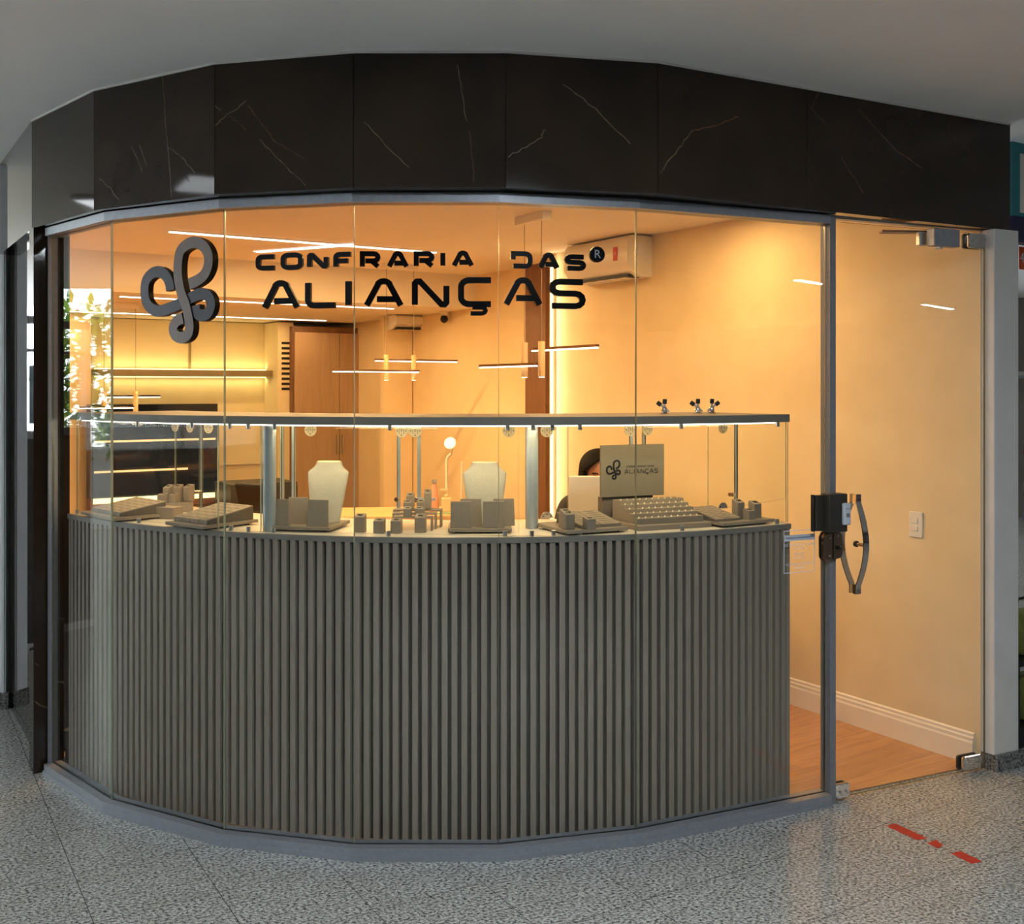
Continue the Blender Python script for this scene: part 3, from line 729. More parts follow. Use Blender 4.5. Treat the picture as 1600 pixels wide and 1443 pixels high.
# nested bridge risers
def bridge(label, px0, px1, pyt, pyb, dpt):
    a, b = G(px0, pyb, gz), G(px1, pyb, gz); h = CH-(pyt-HY)/F*a.y - gz; w = (b-a).length; m = (a+b)/2
    t = thing('bridge_riser', label, 'riser', (m.x,m.y,gz+.0005), math.atan2(b.y-a.y,b.x-a.x), 'nested bridge risers in the centre')
    MB().box(-w/2,w/2,0,dpt,h-.007,h).build('top', M['linen'], t, bevel=.001)
    for x in (-w/2, w/2-.008): MB().box(x,x+.008,0,dpt,0,h-.007).build('leg', M['linen'], t, bevel=.001)
    return t, h
r1, h1 = bridge('lowest taupe bridge riser in the centre, nearest the glass', 614, 676, 807, 829.5, .042)
r2, h2 = bridge('middle taupe bridge riser between the lowest and highest ones', 613, 682, 801.5, 826.6, .042)
r3, h3 = bridge('tallest taupe bridge riser at the rear of the centre group', 614, 690, 796, 823.8, .06)
ring_block('taupe ring block at left on the lowest bridge riser', at(r1,-.022,.003,h1+.0005), 0, .72, .58)
ring_block('taupe ring block at right on the lowest bridge riser', at(r1,.023,.003,h1+.0005), 0, .72, .58)
ring_block('taupe ring block at left on the middle bridge riser', at(r2,-.028,.003,h2+.0005), 0, .72, .80)
ring_block('tall taupe ring block at right on the middle bridge riser', at(r2,.024,.003,h2+.0005), 0, .72, .82)
ring_block('taupe ring block at left on the tallest bridge riser', at(r3,-.030,.010,h3+.0005), 0, .72, 1.05)
ring_block('taupe ring block at right on the tallest bridge riser', at(r3,.040,.004,h3+.0005), 0, .68, 1.28)
# left group: two box risers with five blocks
def riser(label, px0, py0, px1, py1, pyt, dpt):
    m, yw, w = front(px0, py0, px1, py1, gz); h = CH-(pyt-HY)/F*m.y-gz
    t = tag(MB().box(-w/2,w/2,0,dpt,0,h).build('box_riser', M['linen'], None, bevel=.002, loc=(m.x,m.y,gz+.0005), yaw=yw), label, 'riser', 'taupe box risers')
    return t, h
q1, g1 = riser('front taupe box riser between the two left ring trays', 231, 809.5, 270, 811.5, 792.5, .07)
q2, g2 = riser('rear taupe box riser between the two left ring trays', 240, 801.5, 300, 800, 785.5, .09)
for (x, y), l in zip(((-.035,.01),(.012,.01)), ('left','right')):
    ring_block('taupe ring block, %s one in the lower row on the left box riser' % l, at(q2,x-.02,y+.002,g2+.0005), R(-25), .85, .70)
for (x, y), l in zip(((-.035,.05),(.004,.052),(.052,.048)), ('leftmost','middle','rightmost')):
    ring_block('taupe ring block, %s in the raised back row on the left box riser' % l, at(q2,x,y,g2+.0005), R(-25), .85, 1.25)
# right groups
ring_block('tall taupe ring block at the left front of the board beside the silver column', at(bC,-.105,.03,ZB), bC.rotation_euler.z, .95, 1.12)
ring_block('taupe ring block second back on the board beside the silver column', at(bC,-.085,.085,ZB), bC.rotation_euler.z, .95, 1.15)
ring_block('short taupe ring block before the ring tray beside the silver column', at(bC,-.03,.0,ZB), bC.rotation_euler.z, .9, .75)
ring_block('tall taupe ring block behind the short one on the right end board', at(bD,.022,.07,ZB), bD.rotation_euler.z, .9, 1.3)
ring_block('short taupe ring block in the middle of the right end board', at(bD,.035,.02,ZB), bD.rotation_euler.z, .9, .72)
ring_block('taupe ring block standing farthest right on the right end board', at(bD,.095,.05,ZB), bD.rotation_euler.z, .95, 1.15)

# necklace sets
def card(label, loc, yaw, w0, w1, h, tilt):
    t = thing('jewellery_stand', label, 'stand', loc, yaw, 'taupe trapezoid jewellery stands')
    th = .010; dy = math.tan(R(tilt))*h
    MB().loft([[(-w0/2,0,0),(w0/2,0,0),(w0/2,th,0),(-w0/2,th,0)],[(-w1/2,dy,h),(w1/2,dy,h),(w1/2,dy+th,h),(-w1/2,dy+th,h)]]).build('panel', M['linen'], t, bevel=.0015)
    MB().loft([[(-w1*.3,dy+th*.6,h*.8),(w1*.3,dy+th*.6,h*.8),(w1*.3,dy+th,h*.82),(-w1*.3,dy+th,h*.82)],[(-w1*.3,dy+.035,0),(w1*.3,dy+.035,0),(w1*.3,dy+.04,0),(-w1*.3,dy+.04,0)]]).build('strut', M['linen'], t)
    return t
def bust(label, loc, yaw):
    t = thing('necklace_bust', label, 'bust', loc, yaw, 'cream necklace busts')
    prof = [(0,.060,.022,0),(.06,.069,.023,.006),(.115,.077,.024,.014),(.16,.0835,.025,.021),(.186,.0865,.025,.026),(.194,.0865,.025,.028),(.198,.084,.025,.029),(.206,.073,.026,.031),(.216,.061,.028,.034),(.226,.054,.030,.036),(.236,.053,.031,.037)]
    ring = lambda a, b, z, oy: [(a*(abs(math.cos(x))**.8)*(1 if math.cos(x)>0 else -1), oy+b*math.sin(x), z) for x in [2*math.pi*k/36 for k in range(36)]]
    MB().loft([ring(a,b,z,oy) for z,a,b,oy in prof]).build('torso', M['bust'], t, smooth=50)
    MB().loft([ring(.050,.029,.236,.037), ring(.048,.027,.239,.037)]).build('neck_top', M['cream'], t)
    return t
m_, yw, w_ = front(413, 827, 516, 829.5, 1.142)
n1 = board('taupe board left of centre carrying a bust and three stands', m_.x, m_.y, yw, w_, .235)
card('trapezoid taupe stand at left front of the left bust', at(n1,-.085,.02,ZB), yw, .088, .076, .100, 8)
card('trapezoid taupe stand partly hidden beside the left bust', at(n1,-.035,.085,ZB), yw, .088, .078, .102, 8)
card('trapezoid taupe stand at right front of the left bust', at(n1,.075,.015,ZB), yw, .088, .078, .102, 6)
bust('cream necklace bust left of centre behind three stands', at(n1,.055,.165,ZB), yw+R(-4))
m_, yw, w_ = front(700, 832, 800, 832, 1.14)
n2 = board('taupe board right of centre carrying a bust and four stands', m_.x, m_.y, yw+R(2), w_, .20)
card('trapezoid taupe stand at far left front of the right bust', at(n2,-.072,.015,ZB), yw+R(2), .082, .078, .100, 4)
card('trapezoid taupe stand at left rear, before the right bust', at(n2,-.035,.075,ZB), yw+R(2), .088, .08, .104, 4)
card('trapezoid taupe stand at right front of the right bust', at(n2,.052,.015,ZB), yw+R(2), .082, .080, .100, 4)
card('trapezoid taupe stand at far right, partly behind the front one', at(n2,.092,.075,ZB), yw+R(2), .086, .08, .104, 4)
bust('cream necklace bust right of centre behind four stands', at(n2,.020,.165,ZB), yw+R(3))

# ---------------------------------------------------------------- letters
def bez(c, a0, a1, r, n=6):
    return [(c[0]+r[0]*math.cos(R(a0+(a1-a0)*k/n)), c[1]+r[1]*math.sin(R(a0+(a1-a0)*k/n))) for k in range(n+1)]
GL = {
 'C': [(0,[(1,1)]+bez((.28,.72),90,180,(.28,.28))+bez((.28,.28),180,270,(.28,.28))+[(1,0)])],
 'O': [(1,bez((.7,.7),0,90,(.3,.3))+bez((.3,.7),90,180,(.3,.3))+bez((.3,.3),180,270,(.3,.3))+bez((.7,.3),270,360,(.3,.3)))],
 'N': [(0,[(0,0),(0,.9)]+[(.06,.985),(.16,.99)]+[(.84,.02),(.94,.015),(1,.1),(1,.8)])],
 'F': [(0,[(0,0)]+bez((.25,.75),180,90,(.25,.25))+[(1,1)]),(0,[(.02,.46),(.82,.46)])],
 'R': [(0,[(0,0),(0,1)]+bez((.74,.72),90,-90,(.26,.28))+[(.2,.44)]),(0,[(.58,.44),(1,0)])],
 'A': [(0,[(0,0),(.33,.86)]+bez((.5,.8),150,30,(.19,.2))+[(.67,.86),(1,0)]),(0,[(.30,.26),(.86,.26)])],
 'I': [(0,[(.5,0),(.5,1)])],
 'L': [(0,[(0,1)]+bez((.22,.25),180,270,(.22,.25))+[(1,0)])],
 'D': [(0,[(0,.52),(0,1)]+bez((.7,.68),90,0,(.3,.32))+bez((.7,.32),0,-90,(.3,.32))+[(0,0)])],
 'S': [(0,[(1,1)]+bez((.24,.76),90,270,(.24,.24))+bez((.76,.26),90,-90,(.24,.26))+[(0,0)])],
}
GL['Ç'] = GL['C'] + [(0,[(.50,.02),(.46,-.14),(.60,-.14)]+bez((.67,-.265),90,-90,(.15,.125))+[(.32,-.39)],.72)]
def glyph(mb, ch, w, h, sw, t, mi=0, side=None, Mx=None):
    for closed, pts, *k in GL[ch]:
        q_ = [(sw/2+x*(w-sw), sw/2+y*(h-sw)) for x, y in pts]
        mb.ribbon(q_, sw*(k[0] if k else 1), t, mi, side, Mx, bool(closed))
def pane_of(px):
    for i in range(6):
        a, b = V[i], V[i+1]
        if CX+F*a.x/a.y <= px <= CX+F*b.x/b.y: return i
def letters(tobj, items, swpx, kind):
    for ch, x0, y0, x1, y1 in items:
        xc = (x0+x1)/2; i = pane_of(xc); a, b = V[i], V[i+1]; ee = (b-a).normalized(); nn = Vector((ee.y,-ee.x))
        ao, bo = a+nn*.006, b+nn*.006
        L_, Rr = onplane(x0,ao,bo), onplane(x1,ao,bo); c_ = (L_+Rr)/2
        zt, zb = CH-(y0-HY)/F*c_.y, CH-(y1-HY)/F*c_.y
        sw = swpx/F*c_.y; w = (Rr-L_).length; h = zt-zb
        if ch == 'Ç': h2 = h
        mb = MB(); glyph(mb, ch, w, h, sw, .014)
        loc = Vector((L_.x, L_.y, zb)) - tobj.location
        mb.build('letter', M['letter'], tobj, loc=loc, yaw=math.atan2(ee.y,ee.x))
o1 = onplane(672, V[3], V[4])
t1 = thing('sign_lettering', 'small upper line of black raised letters on the window reading CONFRARIA DAS', 'sign', (o1.x,o1.y-.006,1.69+.45))
letters(t1, [('C',402,398,434,423),('O',441,395,475,422),('N',482,395,515,420.5),('F',523,394,553,420.5),('R',563,393,595,420.5),('A',605,393,639.5,420.5),('R',647,393,679,419.5),('I',689,392,695.5,419),('A',706,392,741,419),('D',797,393,830.5,420),('A',839,395,873,422.5),('S',881.5,398,914,423.5)], 7.6, 0)
i = pane_of(932); ee = (V[5]-V[4]).normalized(); nn = Vector((ee.y,-ee.x)); c_ = onplane(931.5, V[4]+nn*.006, V[5]+nn*.006); zc = CH-(398-HY)/F*c_.y
rad = 12.3/F*c_.y
loc = Vector((c_.x,c_.y,zc))-t1.location; yw = math.atan2(ee.y,ee.x)
dsk = MB().prism([(rad*math.cos(2*math.pi*k/32), rad*math.sin(2*math.pi*k/32)) for k in range(32)], 0, .014, 0, XZ).build('registered_mark', M['letter'], t1, loc=loc, yaw=yw)
v_, f_ = text_mesh('R', rad*1.5); MB().add(v_, f_, 0, Matrix.Translation((0,-.0146,0)) @ XZ).build('mark_letter', M['alu'], dsk)
t2 = thing('sign_lettering', 'large lower line of black raised letters on the window reading ALIANÇAS', 'sign', (o1.x,o1.y-.006,1.69+.30))
letters(t2, [('A',411.5,438,470.5,485),('L',479,437,530,482),('I',541,435,551,481.5),('A',569,435,631.5,482),('N',644,435,702.5,481),('Ç',716,433.5,772,480),('A',785.5,433.5,846.5,480.5),('S',857,436,913.5,483)], 9.3, 0)
# knot emblem
def smooth_pts(pts, n=6):
    out = []
    for i in range(len(pts)-1):
        p0, p1, p2, p3 = pts[max(i-1,0)], pts[i], pts[i+1], pts[min(i+2,len(pts)-1)]
        for k in range(n):
            t = k/n
            out.append(tuple(.5*((2*p1[j])+(-p0[j]+p2[j])*t+(2*p0[j]-5*p1[j]+4*p2[j]-p3[j])*t*t+(-p0[j]+3*p1[j]-3*p2[j]+p3[j])*t**3) for j in (0,1)))
    return out+[pts[-1]]
k_ = 3.6075
ST_A = [(1062,712),(1030,728),(1008,765),(1018,805),(1052,822),(1088,805),(1100,770),(1096,720),(1078,640),(1050,560),(1036,480),(1036,400),(1050,335),(1090,298),(1135,288),(1180,312),(1205,360),(1204,420),(1182,470),(1146,500),(1098,522)]
ST_B = [(988,556),(982,515),(962,475),(925,452),(885,462),(852,500),(843,560),(852,620),(882,660),(925,672),(985,655),(1060,622),(1120,590),(1165,575),(1202,592),(1216,632),(1205,675),(1172,698),(1138,684),(1130,640)]
ea, eb = V[1], V[2]; ee = (eb-ea).normalized(); nn = Vector((ee.y,-ee.x)); eao, ebo = ea+nn*.0062, eb+nn*.0062
def emblem_pts(st):
    out = []
    for x, y in smooth_pts(st):
        px, py = x/k_, 300+y/k_
        q_ = onplane(px, eao, ebo); out.append(((q_-eao).dot(ee), CH-(py-HY)/F*q_.y))
    return out
em = thing('knot_emblem', 'large grey knot emblem of two looping bands left of the window lettering', 'emblem', (eao.x,eao.y,1.8), math.atan2(ee.y,ee.x))
zoff = Matrix.Translation((0,0,-1.8))
PA, PB = emblem_pts(ST_A), emblem_pts(ST_B)
wst = 17.6/F*4.03
MB().ribbon(PB, wst, .026, 0, 1, zoff).build('cross_band', [M['emblem_dark'], M['letter']], em)
MB().ribbon(PA, wst, .030, 0, 1, zoff).build('upright_band', [M['emblem'], M['letter']], em)

# stepped ring display with sign board
a_ = G(998,822,1.155); b_ = G(1112,815.4,1.155); yw = math.atan2(b_.y-a_.y,b_.x-a_.x); w_ = (b_-a_).length; m_ = (a_+b_)/2
sp = thing('stepped_ring_display', 'five-step taupe ring display with grey sign board behind it', 'ring display', (m_.x,m_.y,ZT+.0005), yw)
MB().box(-w_/2,w_/2,0,.30,0,.020).build('slab', M['linen'], sp, bevel=.002)
sw_ = w_*.905
for k in range(5):
    y0 = .035+k*.037; zt = .0435+k*.0138
    st = MB().box(-sw_/2,sw_/2,y0,y0+.037 if k < 4 else y0+.06,.0205,zt).build('step', M['linen'], sp, bevel=.001)
    mk = MB()
    for j in range(10):
        xx = -sw_/2+sw_*(j+.6)/10.2
        mk.add([(-.010,.009,.0004),(-.005,.009,.0004),(.006,.028,.004),(.001,.028,.004),(-.010,.012,-.002),(-.005,.012,-.002),(.006,.031,-.002),(.001,.031,-.002)],
               [(0,1,2,3),(0,4,5,1),(1,5,6,2),(2,6,7,3),(3,7,4,0)], 0, Matrix.Translation((xx,y0,zt)))
    mk.build('ring_slot', M['cream'], st)
yb = .035+5*.037+.045
cl_, cr_ = P(953,0,4.36), P(1064.5,0,4.36)
bwid = 111.5/F*4.40
sgn = MB().box(-bwid/2-.042,bwid/2-.042,yb,yb+.012,.105,.105+.213).build('sign_board', M['signgrey'], sp, bevel=.002)
MB().box(-bwid/2-.03,bwid/2-.09,yb+.013,yb+.05,.0205,.105).build('stand', M['linen_dark'], sp)
bx = -.042
mb = MB(); s_ = .00062
def mini(st, w):
    mb.ribbon([((x-1030)*.000163+bx-.092, (822-y)*.000139+.180) for x, y in smooth_pts(st, 3)], w, .001, 0, None, Matrix.Translation((0,yb-.0002,0)))
mini(ST_A, .0078); mini(ST_B, .0078)
def line(word, x, z, h, w, gap, sw):
    for ch in word:
        if ch != ' ':
            wi = w*.25 if ch == 'I' else w
            glyph(mb, ch, wi, h, sw, .0008, 0, None, Matrix.Translation((x,yb-.0002,z))); x += wi+gap
        else: x += w*.8
line('ALIANÇAS', bx-.040, .199, .018, .0178, .0042, .0026)
line('CONFRARIA DAS', bx-.030, .224, .008, .0082, .0026, .0015)
mb.build('printed_logo', M['black'], sgn)

# ================================================================ DOOR FURNITURE, STICKER
nd = Vector((e.y,-e.x)); ydoor = math.atan2(e.y, e.x)
def on_door(px, py, off_=.006):
    a, b = DA+nd*off_, DB+nd*off_; q_ = onplane(px,a,b); return Vector((q_.x,q_.y,CH-(py-HY)/F*q_.y))
# electronic lock box
p = on_door(1289, 799, .03)
lk = thing('lock_box', 'square dark grey electronic lock box straddling the door upright', 'lock', (p.x,p.y,p.z), ydoor)
MB().box(-.024,.068,-.055,-.0005,-.078,.075).build('housing', M['lockgrey'], lk, bevel=.003)
MB().box(-.066,-.026,-.025,.0,-.073,.070).build('strike_box', M['lockgrey'], lk, bevel=.003)
MB().box(-.074,-.067,-.018,.0,-.075,.072).build('back_plate', M['black'], lk, bevel=.002)
db_ = thing('doorbell', 'small pale grey doorbell on the face of the dark lock box', 'doorbell', at(lk,.052,-.0555,-.005), ydoor)
MB().box(-.018,.018,-.018,-.0003,-.044,.044).build('case', M['whitegrey'], db_, bevel=.006)
MB().lathe([(0,0),(.0085,0),(.0085,.003),(0,.004)],20,0,Matrix.Translation((0,-.018,-.004)) @ Matrix.Rotation(R(90),4,'X')).build('button', M['greyplastic'], db_, smooth=40)
MB().box(-.010,.010,-.0186,-.0175,.020,.0225).build('mark', M['greyplastic'], db_)
# cylinder lock plate
p = on_door(1296, 852.5, .03)
lp = thing('lock_plate', 'rounded bronze two-part lock plate below the lock box', 'lock', (p.x,p.y,p.z), ydoor)
def rrect(x0,x1,z0,z1,r,corners=(1,1,1,1)):
    pts = []
    for (cx,cz,a0),f in zip(((x1-r,z1-r,0),(x0+r,z1-r,90),(x0+r,z0+r,180),(x1-r,z0+r,270)),corners):
        if f: pts += bez((cx,cz),a0,a0+90,(r,r),5)
        else: pts.append((x1 if a0 in (0,270) else x0, z1 if a0 < 180 else z0))
    return pts
MB().prism(rrect(-.048,-.001,-.055,.055,.02,(0,1,1,0)), 0, .022, 0, XZ).build('plate', M['bronze'], lp, bevel=.003)
MB().prism(rrect(.001,.048,-.050,.057,.02,(1,0,0,1)), 0, .024, 0, XZ).build('plate', M['bronze'], lp, bevel=.003)
MB().prism(rrect(-.052,.052,-.058,.060,.024), -.004, .001, 0, XZ).build('gasket', M['black'], lp)
for x, z in ((-.018,.036),(-.018,-.036),(.02,.042)):
    MB().lathe([(0,0),(.005,0),(.004,.003),(0,.003)],12,0,Matrix.Translation((x,-.0225 if x<0 else -.0245,z)) @ Matrix.Rotation(R(90),4,'X')).build('screw', M['chrome'], lp)
MB().lathe([(0,0),(.010,0),(.009,.006),(0,.006)],18,0,Matrix.Translation((.024,-.0245,-.004)) @ Matrix.Rotation(R(90),4,'X')).build('keyhole', M['black'], lp)
MB().box(.019,.029,-.038,-.030,-.001,.003).build('key', M['chrome'], lp)
def fitting(name, p):
    o = bpy.data.objects.new(name, None); o.empty_display_size = .05; COL.objects.link(o); o.parent = door
    o.location = p; o.rotation_euler = (0,0,ydoor); return o
# bowed handle pair
p = on_door(1336, 849, .0055)
hd = fitting('door_handle', p)
def bow(sign, y_mid, y_end):
    rings = []
    for k in range(25):
        t = k/24*2-1; z = .205*t; f = (1-min(1,abs(t)/.83)**1.9) if abs(t) < .83 else 0
        y = y_end+(y_mid-y_end)*f; w = .014
        rings.append([(-w+.0,y,z),(w,y,z),(w,y+.005,z),(-w,y+.005,z)])
    return rings
MB().loft(bow(1,-.066,-.020)).build('outer_bar', M['chrome'], hd, smooth=40)
MB().loft(bow(1,.075,.015)).build('inner_bar', M['chrome'], hd, smooth=40)
MB().box(-.014,.014,-.016,-.0005,.165,.205).box(-.014,.014,-.016,-.0005,-.205,-.165).build('end_block', M['chrome'], hd)
MB().cyl((0,-.063,0),(0,-.0005,0),.008,16).build('stud', M['chrome'], hd, smooth=40)
MB().cyl((0,-.012,0),(0,-.002,0),.013,16).build('collar', M['black'], hd, smooth=40)
# corner patch fittings
def patch(label, px, py, x0, x1, z0, z1):
    p = on_door(px, py, .0)
    t = fitting('patch_fitting', p)
    MB().prism(rrect(x0,x1,z0,z1,.012), .0055, .018, 0, XZ).build('front_plate', M['chrome'], t, bevel=.003)
    MB().prism(rrect(x0-.006,x1-.006,z0,z1,.012), -.018, -.0055, 0, XZ).build('back_plate', M['lockgrey'], t, bevel=.003)
    for x in (x0+.022, x1-.022):
        MB().lathe([(0,0),(.006,0),(.005,.003),(0,.003)],12,0,Matrix.Translation((x,-.0181,(z0+z1)/2)) @ Matrix.Rotation(R(90),4,'X')).build('screw', M['steel'], t)
    return t
patch('chrome patch fitting at the bottom left corner of the glass door', 1312, 1234, -.038, .038, -.028, .034)
patch('chrome patch fitting at the bottom right corner of the glass door', 1514, 1190, -.055, .058, -.028, .034)
patch('chrome patch fitting at the top right corner of the glass door', 1522, 376, -.052, .055, -.036, .03)
p = on_door(1466, 374, .0)
dc_ = thing('door_closer', 'grey door closer with thin arm at the top of the glass door', 'door closer', (p.x,p.y,p.z), ydoor)
MB().box(-.074,.074,-.05,-.0055,-.036,.04).build('body', M['alu'], dc_, bevel=.004)
MB().box(-.10,-.06,.006,.03,-.03,.03).build('back_plate', M['steel'], dc_, bevel=.004)
MB().cyl((-.02,-.02,-.044),(-.02,-.02,-.036),.018,16).build('spindle', M['steel'], dc_, smooth=40)
MB().tube([(-.02,.02,.034),(-.22,.10,.036),(-.18,.16,.04),(-.04,.03,.03)],.006,8).build('arm', M['bronze'], dc_)
# hours sticker
i5a, i5b = V[5], V[6]; ee = (i5b-i5a).normalized(); nn = Vector((ee.y,-ee.x)); a_, b_ = i5a+nn*.0055, i5b+nn*.0055
L_, Rr = onplane(1224.5,a_,b_), onplane(1273,a_,b_); c_ = (L_+Rr)/2; ws = (Rr-L_).length
zt, zb = CH-(827.5-HY)/F*c_.y, CH-(894-HY)/F*c_.y; hs = zt-zb
stk = thing('hours_sticker', 'white vinyl opening hours notice with outlined frame on the window', 'sticker', (c_.x,c_.y,(zt+zb)/2), math.atan2(ee.y,ee.x))
h2, w2 = hs/2, ws/2; b4 = .003
MB().box(-w2,w2,-.0006,0,h2-b4,h2).box(-w2,w2,-.0006,0,-h2,-h2+b4).box(-w2,-w2+b4,-.0006,0,-h2,h2).box(w2-b4,w2,-.0006,0,-h2,h2).build('frame', M['sticker'], stk)
MB().box(-w2,w2,-.0006,0,h2*.50,h2*.78).build('band', M['stickerband'], stk)
mb = MB()
for s, z, sz in (('DE SEGUNDA A SEXTA', .30,.0145),('9H ÀS 18H', .12,.012),('SÁBADO', -.12,.013),('9H ÀS 13H', -.31,.012),('DOMINGOS E FERIADOS', -.60,.0125),('FECHADO', -.78,.012)):
    v_, f_ = text_mesh(s, sz, depth=.0002); mb.add(v_, f_, 0, Matrix.Translation((0,-.0004,h2*z)) @ XZ)
mb.build('text', M['sticker'], stk)
mb = MB(); v_, f_ = text_mesh('HORÁRIO DE FUNCIONAMENTO', .0092, depth=.0002); mb.add(v_, f_, 0, Matrix.Translation((0,-.001,h2*.64)) @ XZ); mb.build('band_text', M['navy'], stk)
# light switch on the right wall
k = (1432-CX)/F
vv = RW*(UX-k*UY)/(k*UX+UY); pw_ = RF(RW, vv); zz = CH-(819-HY)/F*pw_.y
lsw = thing('light_switch', 'cream double light switch on the right wall beside the door', 'switch', (pw_.x,pw_.y,zz), ROOM_YAW-R(90))
MB().box(-.037,.037,-.008,-.0005,-.060,.060).build('plate', M['white'], lsw, bevel=.003)
for z in (-.030,.006): MB().box(-.014,.014,-.012,-.008,z,z+.026).build('rocker', M['white'], lsw, bevel=.0015)
# red tape on the floor
def tape(label, quad):
    pts = [G(px,py,0) for px, py in quad]; c = sum(pts, Vector())/len(pts); fine = []
    for a, b in zip(pts, pts[1:]+pts[:1]):
        for t in range(6): q_ = a+(b-a)*t/6; fine.append(((q_.x-c.x)+random.uniform(-.003,.003),(q_.y-c.y)+random.uniform(-.003,.003)))
    tag(MB().prism(fine, .0003, .0009).build('floor_tape', M['red'], loc=(c.x,c.y,0)), label, 'tape', 'worn red tape on the floor')
tape('longest strip of worn red tape on the granite floor by the door', [(1385,1290),(1399,1286),(1448,1309),(1432,1312)])
tape('small torn middle piece of red tape on the granite floor', [(1449,1317),(1462,1312),(1474,1320),(1466,1325)])
tape('last strip of red tape nearest the bottom right of the floor', [(1486,1333),(1500,1329),(1536,1346),(1518,1349)])
# black cable case on the floor by the left pier
p = G(100.5, 1192, .006)
cc_ = thing('cable_case', 'small black rounded case with cord on the floor beside the left counter end', 'case', (p.x+.008,p.y+.02,.0065))
MB().lathe([(0,.06),(.022,.062),(.032,.085),(.034,.12),(.026,.145),(0,.15)],20).build('case', M['black'], cc_, smooth=50)
MB().tube([(-.02,-.01,.08),(-.03,-.01,.05),(-.028,0,.02),(-.01,.01,.006),(.03,.02,.006)],.005,8).build('cord', M['black'], cc_)
MB().lathe([(0,0),(.03,0),(.03,.01),(.012,.015),(.010,.06),(0,.06)],16).build('base', M['black'], cc_)

# ================================================================ DESKS, PERSON
dk = thing('desk', 'pale oak desk at the back of the shop before the rear column', 'desk', (-1.02,7.66,.0065), R(7))
MB().box(-.75,.62,0,.62,.705,.745).build('desktop', M['deskwood'], dk, bevel=.003)
MB().box(-.70,.57,.05,.075,.15,.705).build('modesty_panel', M['brownwood'], dk)
for x in (-.72,.55): MB().box(x,x+.04,.02,.60,0,.705).build('leg', M['brownwood'], dk)
zd = .752
def ondesk(px, py): q_ = P(px,0,.94*F/(py-HY)); return (q_.x,q_.y,zd)
bo = thing('water_bottle', 'coral pink metal water bottle on the back desk', 'bottle', (P(678.5,0,7.95).x,7.95,zd))
MB().lathe([(0,0),(.034,0),(.036,.004),(.036,.09),(.030,.14),(.021,.19),(.018,.215),(0,.216)],24).build('body', M['coral'], bo, smooth=40)
MB().lathe([(0,.216),(.019,.216),(.019,.245),(.017,.248),(0,.248)],20).build('lid', M['steel'], bo, smooth=40)
so = thing('soap_dispenser', 'cream pump dispenser beside the coral bottle', 'dispenser', (P(698,0,7.9).x,7.86,zd+.012))
MB().box(-.036,.036,-.036,.036,0,.105).build('body', M['cream'], so, bevel=.008)
MB().lathe([(0,.1055),(.018,.1055),(.018,.125),(.008,.13),(.007,.155),(.016,.158),(.016,.17),(0,.172)],16).build('pump', M['cream'], so, smooth=40)
MB().box(-.045,.0,-.007,.007,.16,.171).build('nozzle', M['cream'], so)
tag(MB().box(-.065,.065,-.045,.05,0,.011).build('coaster', M['green'], bevel=.003, loc=(so.location.x,so.location.y,zd)), 'pale green tray under the cream pump dispenser', 'tray')
dl = thing('desk_lamp', 'slim white desk lamp with a round glowing head above the back desk', 'lamp', (P(698,0,8.08).x,8.08,zd))
MB().lathe([(0,0),(.06,0),(.06,.012),(.012,.018),(0,.018)],24).build('base', M['white'], dl, smooth=40)
MB().tube([(0,0,.015),(.0,0,.38),(.008,0,.405),(.035,-.01,.43)],.011,10).build('stem', M['white'], dl, smooth=50)
MB().tube([(.035,-.01,.43),(.045,-.03,.47),(.035,-.045,.505)],.006,10).build('arm', M['white'], dl, smooth=50)
MB().lathe([(0,-.007),(.044,-.007),(.046,0),(.042,.008),(0,.011)],28,0,Matrix.Translation((.028,-.05,.515)) @ Matrix.Rotation(R(-38),4,'Y') @ Matrix.Rotation(R(66),4,'X')).build('head', M['led_soft'], dl, smooth=40)
rd = thing('rod_stand', 'thin pale rod standing on the desk right of the lamp', 'stand', (P(721,0,8.0).x,8.0,zd))
MB().lathe([(0,0),(.035,0),(.035,.008),(0,.01)],20).build('base', M['white'], rd)
MB().tube([(0,0,.008),(.004,0,.38)],.008,10).build('rod', M['base'], rd)
wr = MB()
for k in range(3):
    wr.tube(smooth_3([]) if False else [(.03*math.cos(t*1.3+k)+t*.018-.05, .02*math.sin(t*2+k), .015+.03*abs(math.sin(t*1.1+k*.8))+.045) for t in [j*.5 for j in range(12)]], .0035, 6)
wr.v = [(x,y,z-.048) for x,y,z in wr.v]
tag(wr.build('cable', M['black'], loc=(P(714,0,8.15).x,8.15,zd)), 'tangle of thin black cables on the back desk behind the rod', 'cable')

d2 = thing('reception_desk', 'oak reception desk where the dark-haired person sits behind the showcase', 'desk', (.42,5.58,.0065), 0)
MB().box(-.62,.62,0,.52,.705,.745).build('desktop', M['deskwood'], d2, bevel=.003)
MB().box(-.57,.57,.02,.045,.1,.705).build('modesty_panel', M['brownwood'], d2)
for x in (-.60,.56): MB().box(x,x+.04,.03,.49,0,.705).build('leg', M['brownwood'], d2)
# monitor seen from behind
pm = P(937, 0, 5.80)
mo = thing('monitor', 'white backed computer monitor hiding the lower face of the seated person', 'monitor', (pm.x+.055,5.80,.7525), R(3))
MB().box(-.225,.225,0,.022,.125,.452).build('back_shell', M['white'], mo, bevel=.006)
MB().box(-.22,.22,.0222,.026,.13,.445).build('screen', M['blackgloss'], mo)
MB().box(-.03,.03,-.02,.0,.012,.25).build('stand', M['whitegrey'], mo, bevel=.003)
MB().box(-.10,.10,-.09,.09,0,.012).build('base', M['whitegrey'], mo, bevel=.003)

